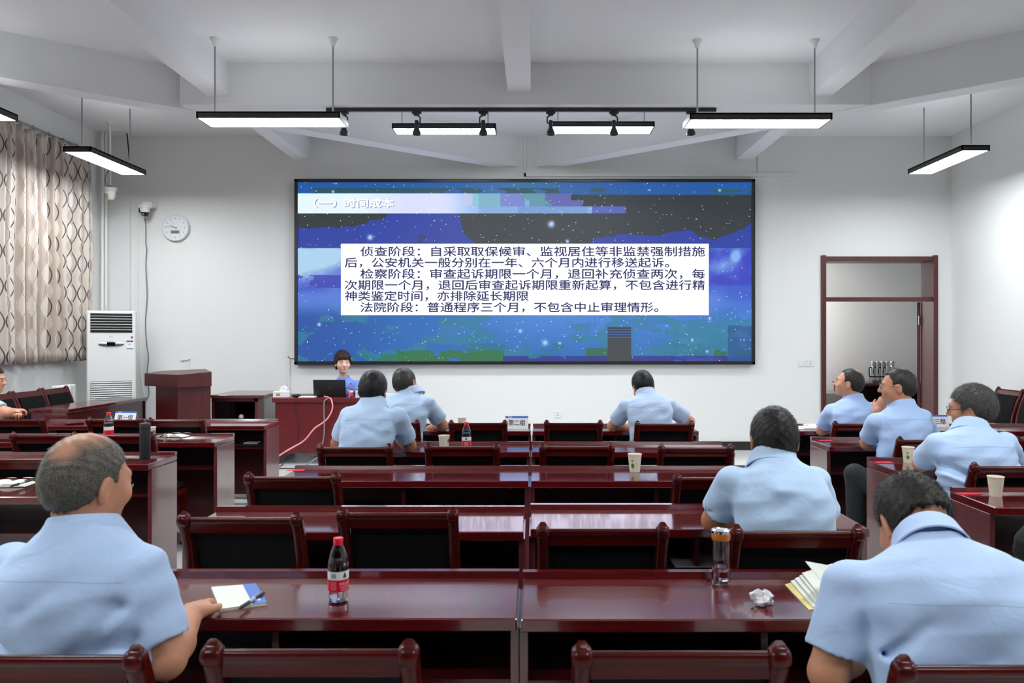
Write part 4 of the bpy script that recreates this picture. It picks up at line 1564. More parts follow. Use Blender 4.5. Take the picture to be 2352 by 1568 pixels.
# stars
rsn = rs.random(UC.shape)
st = (rsn > .9935) & ~((UC > 783) & (UC < 1628) & (VC > 560) & (VC < 723)) & ~(bar & (UC < 900))
C = np.where(st[..., None], C + (255 - C) * rs.uniform(.45, 1, UC.shape)[..., None], C)
for gu, gv, gr in ((850, 545, 6), (1266, 515, 7), (1268, 512, 3), (1303, 554, 4), (1252, 787, 6), (1286, 788, 3), (772, 421, 2), (765, 440, 3), (733, 745, 4), (1653, 437, 3), (1624, 807, 3), (1195, 760, 4), (1590, 780, 3), (1630, 731, 3)):
    C = mixc(C, (200, 215, 255), 1.2 * np.exp(-((UC - gu) ** 2 + (VC - gv) ** 2) / gr ** 2))
# dark block
blk = (UC > 1395) & (UC < 1450) & (VC > 749)
C = np.where((blk & (VC < 777))[..., None], np.where((((VC - 749) // 2) % 3 == 0)[..., None], (70, 110, 190), (44, 52, 66)), C)
C = np.where((blk & (VC >= 777))[..., None], (64, 67, 70), C)
# text box
BOX = ((UC > 783) & (UC < 1628) & (VC > 560.5) & (VC < 722.5))
C = np.where(BOX[..., None], (252, 252, 255), C)
Cl = np.where(C <= 10.3, C / 255 / 12.92, ((C / 255 + .055) / 1.055) ** 2.4)
gx = (UU - VX) / F * (YS + .02) + OX
gz = EYE - (VV - VY) / F * (YS + .02)
V = np.stack([gx.ravel(), np.full(gx.size, .02), gz.ravel()], 1)
ii = np.arange(NZC)[:, None] * (NXC + 1) + np.arange(NXC)[None, :]
Q = np.stack([ii, ii + NXC + 1, ii + NXC + 2, ii + 1], -1).reshape(-1, 4)
m = bpy.data.materials.new('LED picture')
m.use_nodes = True
nt = m.node_tree
bs = nt.nodes['Principled BSDF']
at = nt.nodes.new('ShaderNodeAttribute')
at.attribute_name = 'picture'
nt.links.new(at.outputs['Color'], bs.inputs['Emission Color'])
bs.inputs['Base Color'].default_value = (.01, .01, .012, 1)
bs.inputs['Roughness'].default_value = .6
SCREEN = 1.0
bs.inputs['Emission Strength'].default_value = SCREEN
pic = np_mesh('picture', V, Q, m, scr, False)
ca = pic.data.color_attributes.new('picture', 'FLOAT_COLOR', 'CORNER')
Cl = Cl * np.array((.72, .86, .84))
Cl = np.where((bar & (UC < 1100))[..., None], Cl / .8, Cl)
Cl = np.where(BOX[..., None], np.array((1.75, 1.7, 2.1)), Cl)      # the white slide box overexposes
cc = np.concatenate([Cl.reshape(-1, 3), np.ones((NXC * NZC, 1))], 1)
ca.data.foreach_set('color', np.repeat(cc, 4, 0).astype(np.float32).ravel())

M['slate'] = mat('slide letters', (0, 0, 0, 1), .8, spec=0, emit=rgb(66, 70, 104), estr=1.0)
M['slidew'] = mat('slide white letters', (0, 0, 0, 1), .8, spec=0, emit=(1, 1, 1, 1), estr=1.1)
M['slides'] = mat('slide letter shadow', (0, 0, 0, 1), .8, spec=0, emit=rgb(150, 160, 205), estr=1.0)
tx = MB()


def line(s, u0, u1, vb, em, m, y, bold):
    a, _ = sp(u0, vb, YS + y)
    b_, zb = sp(u1, vb, YS + y)
    for k_, (dx_, dz_) in enumerate(((-1, 0), (0, 0), (1, 0), (0, 1), (0, -1))):
        w_, h_ = dx_ * bold * em / F * YS, dz_ * bold * .9 * em / F * YS
        put_text(tx, s, a + OX + w_, b_ + OX + w_, zb + h_, em / F * YS, y + k_ * .0003, m, 0)


for s, u0, u1, vb in (('侦查阶段：自采取取保候审、监视居住等非监禁强制措施', 828, 1619, 586.5),
                      ('后，公安机关一般分别在一年、六个月内进行移送起诉。', 792, 1537, 612),
                      ('检察阶段：审查起诉期限一个月，退回补充侦查两次，每', 828, 1619, 638),
                      ('次期限一个月，退回后审查起诉期限重新起算，不包含进行精', 792, 1619, 663.5),
                      ('神类鉴定时间，亦排除延长期限', 792, 1214, 688.5),
                      ('法院阶段：普通程序三个月，不包含中止审理情形。', 828, 1512, 714.5)):
    line(s, u0, u1, vb, 24.5, M['slate'], .015, .024)
for dx, y, m_ in ((2.2, .017, M['slides']), (0, .014, M['slidew'])):
    line('（一）', 720 + dx, 772 + dx, 474 + dx * .7, 21, m_, y, .03)
    line('时间成本', 791 + dx, 904 + dx, 474 + dx * .7, 21, m_, y, .045)
tx.build('slide_text', scr, 0)


# ------------------------------------------------------------------ curtain and rail
cur = MB()
na, nzz = 420, 26
ya, yb_ = 6.2, 9.34
vs, fs, uv = [], [], []
arc = 0
prev = None
for i in range(na + 1):
    y = ya + (yb_ - ya) * i / na
    s = (y - ya) / .165
    ph = 2 * PI * s + .7 * math.sin(s * 1.3)
    x = -5.40 + (.040 + .02 * math.sin(s * 2.3)) * math.sin(ph) + .014 * math.sin(2.7 * ph + 1)
    if prev:
        arc += math.hypot(x - prev[0], y - prev[1])
    prev = (x, y)
    for j in range(nzz + 1):
        t = j / nzz
        z = 1.275 + (3.79 - 1.275) * t
        k = 1 - .25 * t + .5 * max(0, t - .93) / .07 * math.sin(ph * 3)
        vs.append((-5.40 + (x + 5.40) * k + .012 * math.sin(3 * z + s), y + .012 * math.sin(2.2 * z + s * 2) * (1 - t), z + (.01 * math.sin(ph) if j == nzz else 0)))
        uv.append((arc, z))
for i in range(na):
    for j in range(nzz):
        a = i * (nzz + 1) + j
        fs.append((a, a + nzz + 1, a + nzz + 2, a + 1))
cm = mat('patterned satin', rgb(196, 182, 168), .38, sheen=.3, spec=.5)
nt = cm.node_tree
bs = nt.nodes['Principled BSDF']
uvn = nt.nodes.new('ShaderNodeUVMap')
sep = nt.nodes.new('ShaderNodeSeparateXYZ')
nt.links.new(uvn.outputs[0], sep.inputs[0])


def mth(op, a, b_=None, c_=None):
    k = nt.nodes.new('ShaderNodeMath')
    k.operation = op
    for i, q in enumerate((a, b_, c_)):
        if q is None:
            continue
        if isinstance(q, (int, float)):
            k.inputs[i].default_value = q
        else:
            nt.links.new(q, k.inputs[i])
    return k.outputs[0]


def wave_line(off, per, amp, phase, wd):
    sn = mth('MULTIPLY', mth('SINE', mth('MULTIPLY_ADD', sep.outputs[1], 2 * PI / .36, phase)), amp)
    d = mth('SUBTRACT', mth('ADD', sep.outputs[0], off), sn)
    d = mth('SUBTRACT', mth('MODULO', d, per), per / 2)
    return mth('LESS_THAN', mth('ABSOLUTE', d), wd)


PER = .31
band = mth('LESS_THAN', mth('ABSOLUTE', mth('SUBTRACT', mth('MODULO', mth('ADD', sep.outputs[0], mth('MULTIPLY', mth('SINE', mth('MULTIPLY', sep.outputs[1], 2 * PI / .36)), .034)), PER), PER * .7)), .05)
mx = nt.nodes.new('ShaderNodeMixRGB')
mx.inputs[1].default_value = rgb(200, 190, 179)
mx.inputs[2].default_value = rgb(170, 155, 142)
nt.links.new(band, mx.inputs[0])
src = mx.outputs[0]
for off, amp, phs, wd, col in ((0, .034, 0, .0078, rgb(66, 60, 62)), (.085, .034, PI, .0072, rgb(76, 70, 72)), (.15, .03, 0, .003, rgb(140, 120, 118)), (.19, .03, PI, .003, rgb(146, 124, 120))):
    m2 = nt.nodes.new('ShaderNodeMixRGB')
    nt.links.new(wave_line(off, PER, amp, phs, wd), m2.inputs[0])
    nt.links.new(src, m2.inputs[1])
    m2.inputs[2].default_value = col
    src = m2.outputs[0]
nt.links.new(src, bs.inputs['Base Color'])
cu = thing('curtain', 'beige satin curtain with dark wavy lines hanging on the left wall', 'curtain', (-5.40, 7.8, 0))
cur.add([(p[0] + 5.40, p[1] - 7.8, p[2]) for p in vs], fs, cm)
co = cur.build('cloth', cu, 180)
ul = co.data.uv_layers.new(name='UVMap')
li = np.zeros(len(co.data.loops), np.int32)
co.data.loops.foreach_get('vertex_index', li)
ul.data.foreach_set('uv', np.array(uv, np.float32)[li].ravel())
so = co.modifiers.new('thickness', 'SOLIDIFY')
so.thickness = .002
rl = thing('curtain_rail', 'thin grey curtain rail with rings on the left wall', 'rail', (-5.40, 7.8, 3.82))
MB().tube([(0, -2.0, 0), (0, 1.42, 0)], .013, M['galv'], 10).build('rod', rl)
for i in range(12):
    y = -1.7 + i * .265
    rg = MB()
    rg.tube([(.0 + .02 * math.cos(a), y, -.004 + .022 * math.sin(a)) for a in np.linspace(0, 2 * PI, 13)], .0035, M['galv'], 6)
    rg.build('ring', rl)
for y in (-1.0, 1.35):
    MB().tube([(0, y, 0), (-.12, y, 0)], .01, M['galv'], 8).build('bracket', rl)

# ------------------------------------------------------------------ air conditioner
ac = thing('air_conditioner', 'tall white floor standing air conditioner in the corner by the curtain', 'air conditioner', (-4.98, 9.00, ZP), math.radians(26))
aw, ah = .255, 1.765
MB().box((-aw, 0, .02), (aw, .30, ah), M['white'], .012).box((-aw + .02, .02, 0), (aw - .02, .28, .02), M['grey']).build('body', ac, 0)
lv = MB().box((-aw + .04, -.004, ah - .255), (aw - .036, .0, ah - .03), M['black'])
lv.build('outlet', ac, 0)
lv2 = MB()
for i in range(1, 7):
    z = ah - .03 - .225 * i / 7
    lv2.box((-aw + .04, -.016, z - .003), (aw - .036, -.003, z + .003), M['white'])
lv2.build('louvre', ac, 0)
MB().lathe([(0, .0), (.134, .0), (.134, .010), (.12, .014), (0, .016)], M['steel'], 40, Matrix.Translation((0, .004, 1.375)) @ Matrix.Rotation(PI / 2, 4, 'X') @ Matrix.Diagonal((1, .24, 1, 1))).build('control_panel', ac)
MB().box((-.045, -.016, 1.352), (.04, -.010, 1.394), M['glassd'], .003).build('display', ac, 0)
MB().box((.160, -.003, 1.315), (.228, .0, 1.415), M['pwhite']).box((.160, -.0035, 1.396), (.228, -.001, 1.415), M['blue']).box((.160, -.0035, 1.315), (.228, -.001, 1.322), M['blue']).box((.178, -.0035, 1.36), (.203, -.001, 1.378), mat('orange print', rgb(240, 170, 50), .6)).build('energy_label', ac, 0)
MB().box((.205, -.003, 1.44), (.225, .0, 1.465), M['red'], .002).build('sticker', ac, 0)
put = MB()
put_text(put, 'Haier', -.02, .022, 1.455, .02, -.0015, M['grey'], .0)
put.build('lettering', ac, 0)
gr = MB().box((-aw + .04, -.004, .18), (aw - .04, .0, .935), M['black'])
gr.build('intake', ac, 0)
g2 = MB()
for i in range(30):
    z = .19 + i * .0252
    g2.box((-aw + .04, -.016, z - .0085), (aw - .04, -.003, z + .0085), M['white'], .003)
g2.build('intake_slat', ac, 0)
# radiator
rd = thing('radiator', 'white ribbed radiator on the left wall beside the air conditioner', 'radiator', (-5.45, 8.90, ZP))
for i in range(5):
    MB().box((-.05, -.22 + i * .075, .12), (.04, -.22 + i * .075 + .06, .90), M['white'], .015).build('rib', rd, 0)

# ------------------------------------------------------------------ cameras, clock, pipes on the front wall
c = thing('security_camera', 'old cream dome camera hanging from a ceiling rod in the corner', 'camera', P(253, 440, 9.2))
MB().tube([(0, 0, .06), (0, 0, ZC - c.location.z)], .012, M['white'], 8).lathe([(.03, ZC - c.location.z - .03), (.05, ZC - c.location.z)], M['white'], 16).build('hanging_rod', c)
MB().lathe([(.062, -.0), (.075, .02), (.082, .045), (.055, .05), (.0, .055)], M['ivory'], 24).build('collar', c)
MB().lathe([(0, -.105), (.03, -.10), (.052, -.075), (.06, -.03), (.062, .0)], M['ivory'], 24).build('dome', c)
MB().ball((-.012, -.052, -.055), .024, M['grey'], 12, (1, .5, 1.4)).build('lens', c)
MB().box((-.025, -.02, .055), (.015, .02, .07), mat('blue clip', rgb(40, 60, 190), .5)).build('clip', c, 0)
MB().tube([(.0, 0, .30), (-.05, .0, .2), (-.06, 0, .12), (-.03, 0, .05)], .005, M['grey'], 6).build('cable', c)

c = thing('security_camera', 'white dome camera with black lens on the front wall above the clock', 'camera', P(333, 478, 9.66))
MB().lathe([(.07, .0), (.078, .012), (.078, .03), (.07, .035)], M['white'], 24).box((-.05, .0, .02), (.08, YF - 9.66, .085), M['white'], .012).build('bracket', c)
MB().lathe([(.050, -.055), (.058, -.02), (.062, .0)], M['white'], 24).build('housing', c)
MB().lathe([(0, -.108), (.03, -.1), (.046, -.075), (.05, -.05)], M['glassd'], 24).build('dome', c)
MB().ball((0, -.04, -.082), .014, M['grey'], 10).build('lens', c)
MB().box((-.115, .06, -.045), (-.035, .13, .055), M['black'], .008).build('power_box', c, 0)

ck = thing('wall_clock', 'round white wall clock with a small digital display on the front wall', 'clock', P(402.5, 522.5, 9.79))
RX = Matrix.Rotation(PI / 2, 4, 'X')
MB().lathe([(.172, -.038), (.176, -.02), (.176, .0), (.168, .012), (.158, .012), (.154, .002)], M['white'], 48, RX, False).build('rim', ck)
MB().lathe([(0, .002), (.156, .002)], mat('clock face', rgb(226, 232, 236), .5), 48, RX, False).build('dial', ck)
nm = MB()
for h_ in range(1, 13):
    a = PI / 2 - h_ * PI / 6
    s = str(h_)
    wd = .014 if len(s) == 1 else .026
    if s in ('1',):
        wd = .006
    cx, cz = .122 * math.cos(a), .122 * math.sin(a)
    put_text(nm, s, cx - wd / 2, cx + wd / 2, cz - .0115, .031, -.0035, M['grey'])
for k in range(60):
    a = k * PI / 30
    nm.box((.146 * math.cos(a) - .0012, -.0035, .146 * math.sin(a) - .0012), (.146 * math.cos(a) + .0012, -.0025, .146 * math.sin(a) + .0012), M['grey'])
nm.build('numerals', ck, 0)


def hand_(ang, l0, l1, wd, y, nme):
    a = math.radians(90 - ang)
    d = Vector((math.cos(a), 0, math.sin(a)))
    n_ = Vector((-d.z, 0, d.x)) * wd
    MB().add([d * l0 - n_ + Vector((0, y, 0)), d * l0 + n_ + Vector((0, y, 0)), d * l1 + n_ * .5 + Vector((0, y, 0)), d * l1 - n_ * .5 + Vector((0, y, 0)),
              d * l0 - n_ + Vector((0, y + .001, 0)), d * l0 + n_ + Vector((0, y + .001, 0)), d * l1 + n_ * .5 + Vector((0, y + .001, 0)), d * l1 - n_ * .5 + Vector((0, y + .001, 0))],
             [(0, 1, 2, 3), (7, 6, 5, 4), (0, 4, 5, 1), (2, 6, 7, 3), (1, 5, 6, 2), (0, 3, 7, 4)], M['ink']).build(nme, ck, 0)


hand_(293, -.025, .082, .0035, -.006, 'hour_hand')
hand_(277, -.025, .126, .0022, -.008, 'minute_hand')
hand_(329, -.03, .10, .0008, -.010, 'second_hand')
MB().box((-.056, -.005, -.078), (.056, -.002, -.036), mat('display grey', rgb(120, 122, 102), .4)).build('display', ck, 0)
put = MB()
put_text(put, '13', -.02, .02, -.072, .034, -.0055, M['ink'])
put.build('digits', ck, 0)


def cable(name, label, pts, r, m, cat='cable', n=8, group=None):
    # smooth the path with Catmull-Rom
    pts = [Vector(p) for p in pts]
    out = []
    for i in range(len(pts) - 1):
        p0, p1, p2, p3 = pts[max(i - 1, 0)], pts[i], pts[i + 1], pts[min(i + 2, len(pts) - 1)]
        for k in range(6):
            t = k / 6
            out.append(.5 * ((2 * p1) + (p2 - p0) * t + (2 * p0 - 5 * p1 + 4 * p2 - p3) * t * t + (3 * p1 - p0 - 3 * p2 + p3) * t ** 3))
    out.append(pts[-1])
    return tag(MB().tube(out, r, m, n).build(name), label, cat, group)


wy = YF - .012
cable('cable', 'thin dark cable running down the front wall from the white camera to the lectern',
      [P(u, v, wy) for u, v in ((332, 500), (335, 520), (335, 560), (337, 575), (335, 610), (338, 680), (334, 740), (337, 790), (341, 820), (338, 860), (342, 905), (331, 930), (330, 955))], .007, M['grey'])
cable('cable', 'thin white cable running down beside the dark one on the front wall',
      [P(u, v, wy) for u, v in ((317, 485), (318, 600), (318, 700), (322, 800), (324, 860), (330, 905), (331, 950))], .006, M['white'])
for lab, u, y in (('white heating pipe standing in the corner by the curtain, left one', 235, 9.62), ('white heating pipe standing in the corner by the curtain, right one', 243.5, 9.66)):
    tag(MB().tube([P(u, 900, y), (P(u, 900, y).x, y, ZC)], .018, M['white'], 12).build('heating_pipe'), lab, 'pipe', None)
cable('cable', 'black cable hanging from the ceiling above the white camera', [P(291, 303, 9.7), P(294, 330, 9.7), P(298, 372, 9.7), P(300, 402, 9.75)], .008, M['black'])


def trunk(name, label, pts, wdt=.03):
    mb = MB()
    for (a, b_) in zip(pts[:-1], pts[1:]):
        p, q = P(*a, YF), P(*b_, YF)
        lo = (min(p.x, q.x) - wdt / 2, YF - .018, min(p.z, q.z) - wdt / 2)
        hi = (max(p.x, q.x) + wdt / 2, YF - .001, max(p.z, q.z) + wdt / 2)
        mb.box(lo, hi, M['white'], .003)
    return tag(mb.build(name, smooth=0), label, 'cable duct')


trunk('cable_duct', 'white cable duct above the screen running to the right along its top', [(1206, 312), (1206, 403), (1826, 400)])
trunk('cable_duct', 'short white vertical cable duct above the top right corner of the screen', [(1741, 352), (1741, 398)], .024)
trunk('cable_duct', 'white cable duct beside the lower left corner of the screen', [(676, 820), (664, 820), (664, 905)], .026)
trunk('cable_duct', 'white bent cable duct behind the lectern', [(418, 826), (435, 826), (435, 858)], .02)


def socket(name, label, u, v, holes):
    t = thing(name, label, 'switch' if not holes else 'socket', P(u, v, YF))
    t.location.y = YF
    MB().box((-.043, -.012, -.043), (.043, 0, .043), M['white'], .004).build('plate', t, 0)
    if holes:
        hb = MB()
        for x, z in ((-.010, .014), (.010, .014), (-.014, -.016), (.014, -.016), (0, -.010)):
            hb.box((x - .003, -.0135, z - .004), (x + .003, -.0115, z + .004), M['ink'])
        hb.build('holes', t, 0)
    else:
        for s in (-1, 1):
            MB().box((s * .017 - .015, -.016, -.028), (s * .017 + .015, -.011, .028), M['white'], .002).build('rocker', t, 0)


socket('light_switch', 'double white light switch on the front wall left of the doorway', 1841, 834, False)
socket('wall_socket', 'white wall socket beside the light switch left of the doorway', 1861, 833, True)
socket('wall_socket', 'white wall socket low on the front wall below the screen', 1281, 951, True)
socket('wall_socket', 'white wall socket on the front wall above the broad backed man', 1739, 946, True)

# ------------------------------------------------------------------ lectern, equipment cabinet, teacher desk
lc = thing('lectern', 'dark brown wooden lectern with a sloping top beside the air conditioner', 'lectern', (P(408, 900, 8.2).x, 8.2, ZP))


def q(u, Y):
    return ((u - VX) / F * Y - lc.location.x, Y - 8.2)


bodyp = [q(408, 8.12), q(484, 8.36), (q(484, 8.36)[0] - .22, q(484, 8.36)[1] + .34), (q(358, 8.42)[0] - .04, q(358, 8.42)[1] + .26), q(358, 8.42)]
MB().prism(bodyp, 0, .92, M['podium']).build('body', lc, 0)
topp = [q(408, 8.06), q(486, 8.33), (q(486, 8.33)[0] - .24, q(486, 8.33)[1] + .40), (q(332, 8.40)[0] + .02, q(332, 8.40)[1] + .36), q(332, 8.40)]
tp = MB()
k = len(topp)
zt = [1.055, 1.075, 1.09, 1.07, 1.055]
tp.add([(p[0], p[1], .92) for p in topp] + [(p[0], p[1], z) for p, z in zip(topp, zt)],
       [tuple(range(k - 1, -1, -1)), tuple(range(k, 2 * k))] + [(i, (i + 1) % k, k + (i + 1) % k, k + i) for i in range(k)], M['podium'])
tp.build('sloping_top', lc, 0)

cb_ = thing('equipment_cabinet', 'dark cabinet with audio equipment behind glass, right of the lectern', 'cabinet', (-3.33, 8.62, ZP))
xa, xb, dp, hh = P(484, 0, 8.6).x + 3.33, P(590, 0, 8.6).x + 3.33, .75, .80
MB().box((xa - .02, -.02, hh - .035), (P(604, 0, 8.6).x + 3.33 + .01, dp, hh), M['woods'], .003).build('top', cb_, 0)
cc_ = MB()
cc_.box((xb - .03, 0, 0), (xb, dp, hh - .035), M['woods']).box((xa, 0, 0), (xa + .03, dp, hh - .035), M['woodd']).box((xa, dp - .02, 0), (xb, dp, hh - .035), M['woodd'])
cc_.box((xa, 0, 0), (xb, dp, .06), M['woodd']).box((xa, 0, hh - .075), (xb, .02, hh - .035), M['woodd'])
cc_.build('body', cb_, 0)
MB().box((xa + .25, .03, .36), (xb - .03, .5, .38), M['woodd']).build('shelf', cb_, 0)
MB().box((xa + .03, .015, .06), (xa + .26, .03, hh - .075), M['glassd']).build('door', cb_, 0)
dv = tag(MB().box((-.06, 0, 0), (.06, .25, .05), M['grdev'], .004).box((-.05, -.003, .015), (-.02, 0, .035), M['ink']).build('audio_receiver', smooth=0), 'small grey audio receiver on the shelf of the equipment cabinet', 'receiver')
dv.location = (-3.33 + xa + .36, 8.70, ZP + .381)
mc = MB().ball((0, 0, .0), .03, M['grdev'], 12).tube([(0, 0, -.02), (0, .02, -.16)], .012, M['black'], 8)
o = tag(mc.build('microphone'), 'silver microphone head inside the equipment cabinet', 'microphone')
o.location = (P(554, 0, 8.7).x, 8.70, ZP + .38 + .165)

td = thing('teacher_desk', 'red brown teacher desk carrying the laptop in front of the screen', 'desk', (-2.32, 8.68, ZP))
hw = .655
MB().box((-hw, 0, .712), (hw, .68, .76), M['desk'], .004).build('desktop', td, 0)
MB().box((-hw + .03, .03, .13), (hw - .03, .05, .712), M['desk']).build('front_panel', td, 0)
for s in (-1, 1):
    MB().box((s * (hw - .05) - .025, .04, 0), (s * (hw - .05) + .025, .62, .712), M['woods'], .002).build('side_panel', td, 0)
TZ = ZP + .76


def tp_(u, Y, z=TZ):
    return Vector(((u - VX) / F * Y, Y, z))


lp = thing('laptop', 'open black laptop with a small red logo on the teacher desk', 'laptop', tp_(759, 8.86), math.radians(3))
MB().box((-.19, .0, 0), (.18, .25, .018), M['black'], .004).build('keyboard_base', lp, 0)
A = Matrix.Translation((0, .0, .012)) @ Matrix.Rotation(math.radians(12), 4, 'X')
ld = MB().box((-.19, -.008, 0), (.18, .0, .195), M['black'], .003, at=A)
lid = ld.build('screen_lid', lp, 0)
lg = MB()
for ang in (90, 210, 330):
    a = math.radians(ang + 180)
    d = Vector((math.cos(a), 0, math.sin(a)))
    n_ = Vector((-d.z, 0, d.x)) * .0025
    ps = [-n_, n_, d * .013 + n_ * .6, d * .013 - n_ * .6]
    lg.add([A @ (Vector((.0, -.0088, .105)) + p) for p in ps], [(0, 1, 2, 3)], M['red'])
lg.build('logo', lid, 0)
mo = tag(MB().ball((0, 0, .018), 1, M['glassd'], 14, (.055, .035, .02)).build('computer_mouse'), 'dark computer mouse on the teacher desk', 'mouse')
mo.location = tp_(681, 8.80)
tb_ = thing('tissue_box', 'white patterned tissue box at the end of the teacher desk', 'tissue box', tp_(651, 8.82), math.radians(12))
MB().box((-.11, -.055, 0), (.075, .055, .072), M['pwhite'], .004).box((-.075, -.0562, .02), (-.03, -.054, .048), mat('gold print', rgb(190, 140, 40), .5)).build('carton', tb_, 0)
ts = MB()
rr_ = random.Random(4)
for k in range(3):
    ps = []
    for i in range(5):
        for j in range(4):
            ps.append((-.035 + .02 * i + rr_.uniform(-.008, .008) + .004 * k, -.02 + .02 * k + rr_.uniform(-.01, .01), .072 + j * .022 * (1 - .15 * abs(i - 2)) + rr_.uniform(-.004, .004)))
    ts.add(ps, [(i * 4 + j, i * 4 + 4 + j, i * 4 + 5 + j, i * 4 + 1 + j) for i in range(4) for j in range(3)], M['pwhite'])
ts.build('tissue', tb_)
tag(MB().box((-.09, -.06, 0), (.09, .06, .012), M['pwhite'], .001).build('paper_stack', smooth=0, loc=tp_(707, 8.80)), 'white papers between the mouse and the laptop', 'papers')


# ------------------------------------------------------------------ bottles, cups, cards
def bottle(label, loc, rz, sc=1.0, rows=None):
    t = thing('water_bottle', label, 'bottle', loc, rz, 'red capped water bottles')
    t.scale = (sc, sc, sc)
    out = [(0, .004), (.022, .0), (.0285, .004), (.030, .012), (.0295, .03), (.0305, .034), (.0305, .118), (.0300, .124), (.0275, .138), (.020, .158), (.0135, .172), (.0125, .176)]
    inn = [(max(r_ - .0009, 0), z_ + (.0008 if z_ < .03 else 0)) for r_, z_ in out]
    MB().lathe(out + inn[::-1], M['pet'], 36, None, False).build('body', t)
    MB().lathe([(0, .0052)] + [(r_ + .0003, z_) for r_, z_ in inn[2:7]] + [(.0298, .119), (0, .119)], M['water'], 32, None, False).build('water', t)
    MB().lathe([(.0146, .170), (.0146, .188), (.0135, .190), (0, .190)], M['red'], 24, None, False).build('cap', t)
    lb = MB()
    R_ = .0309

    def patch(a0, a1, z0_, z1_, m, R2=R_):
        n = max(2, int(abs(a1 - a0) / 8))
        vs, fs = [], []
        for i in range(n + 1):
            a = math.radians(a0 + (a1 - a0) * i / n - 90)
            vs += [(R2 * math.cos(a), R2 * math.sin(a), z0_), (R2 * math.cos(a), R2 * math.sin(a), z1_)]
        for i in range(n):
            fs.append((2 * i, 2 * i + 2, 2 * i + 3, 2 * i + 1))
        lb.add(vs, fs, m)
    patch(-180, 180, .036, .071, M['red'])
    patch(-180, 180, .071, .096, M['pwhite'])
    patch(-180, 180, .0955, .0968, M['dkgreen'], R_ + .0001)
    patch(-180, 180, .1105, .1125, M['ink'], R_ - .0001)

    def curved(s, a0, a1, zb, h, m):
        vs, fs = text_mesh(s, 1.0, 0)
        a = min(v.x for v in vs)
        b_ = max(v.x for v in vs)
        o_ = []
        for v in vs:
            g_ = math.radians(a0 + (v.x - a) / (b_ - a) * (a1 - a0) - 90)
            o_.append(((R_ + .0003) * math.cos(g_), (R_ + .0003) * math.sin(g_), zb + v.y * h))
        lb.add(o_, fs, m)
    curved('农夫山泉', -32, 32, .055, .0105, M['pwhite'])
    curved('NONGFU SPRING', -28, 28, .047, .0055, M['pwhite'])
    curved('饮用天然水', -22, 22, .040, .0045, M['pwhite'])
    # green tree mark on the white band
    for i, (w_, z_) in enumerate(((12, .077), (9, .081), (6, .085), (3, .089))):
        patch(-w_, w_, z_, z_ + .004, M['dkgreen'], R_ + .0003)
    patch(-2, 2, .0735, .077, M['dkgreen'], R_ + .0003)
    # bar code at the side
    for i in range(9):
        patch(-78 + i * 3.2, -76.4 + i * 3.2, .077, .090, M['grey'], R_ + .0003)
    patch(-80, -48, .041, .066, mat('pale red print', rgb(220, 90, 110), .5), R_ + .0002)
    lb.build('label', t)
    return t


def tab(u, v, z=.76):
    """Point on a level surface of height z seen at pixel (u, v)."""
    Y = (EYE - z) * F / (v - VY)
    return Vector(((u - VX) / F * Y, Y, z))


bottle('red capped water bottle on the nearest table beside the notebook', tab(773, 1386) + Vector((0, .02, .001)), math.radians(52), 1.0)
p = tab(1083, 1016) 
bottle('red capped water bottle standing in front of the second group card', Vector((p.x, 5.30, .761)), 0, 1.06)
p = P(248, 948, 5.85)
bottle('red capped water bottle on the left block table beside the first group card', Vector((p.x, 5.86, .761)), math.radians(-70), 1.12)
bottle('red capped water bottle on the teacher desk beside the laptop', tp_(806, 8.74), math.radians(-10), .9)


def cup(label, loc, rz=0.0, sc=1.0, mark='green'):
    t = thing('paper_cup', label, 'cup', loc, rz, 'paper cups')
    t.scale = (sc, sc, sc)
    MB().lathe([(0, .004), (.026, .004), (.0265, .0), (.0275, .0), (.037, .092), (.0385, .0925), (.039, .095), (.0385, .0975), (.0365, .0975), (.0355, .092), (.026, .008), (0, .008)], M['cup'], 32, None, False).build('body', t)
    pr = MB()

    def onc(a, z, da, dz, m):
        vs = []
        for i in range(9):
            b_ = 2 * PI * i / 8
            g_ = a + da * math.cos(b_) * (i < 8)
            zz = z + dz * math.sin(b_) * (i < 8)
            R_ = .0275 + (.037 - .0275) * zz / .092 + .0004
            vs.append((R_ * math.cos(g_), R_ * math.sin(g_), zz))
        pr.add(vs, [(i, (i + 1) % 8, 8) for i in range(8)], m)
    if mark == 'green':
        onc(-PI / 2 - .55, .062, .18, .006, M['green'])
        onc(-PI / 2 - .5, .035, .32, .014, M['green'])
        for k in range(4):
            onc(-PI / 2 + .25, .05 - k * .006, .3, .0012, M['ivory'])
    else:
        onc(-PI / 2 + 1.15, .062, .3, .014, mat('maroon print', rgb(150, 60, 70), .5))
        for k in range(10):
            onc(-PI / 2 + .05, .072 - k * .005, .03, .002, mat('faint print', rgb(190, 120, 110), .6) if k == 0 else bpy.data.materials['faint print'])
    pr.build('print', t, 0)
    return t


p = tab(1458, 1083)
cup('paper cup with a green mark on the middle row table', Vector((p.x, p.y, .761)), 0, 1.08, 'green')
cup('paper cup at the right picture edge on the right block table', tab(2287, 1138), 0, 1.0, 'maroon')
cup('paper cup beside the elbow of the grey haired man with dark glasses', tab(2086, 1061), 0, 1.0, 'green')
cup('paper cup between the writing man and the red capped bottle', Vector((P(1020, 1016, 5.36).x, 5.36, .761)), 0, 1.05, 'maroon')
cup('paper cup in the front row, left of the second group card', Vector((P(1061, 970, 6.6).x, 6.6, .761)), 0, 1.0, 'green')
cup('paper cup just behind the tall black thermos', Vector((P(346, 985, 5.9).x, 5.9, .761)), 0, 1.0, 'maroon')


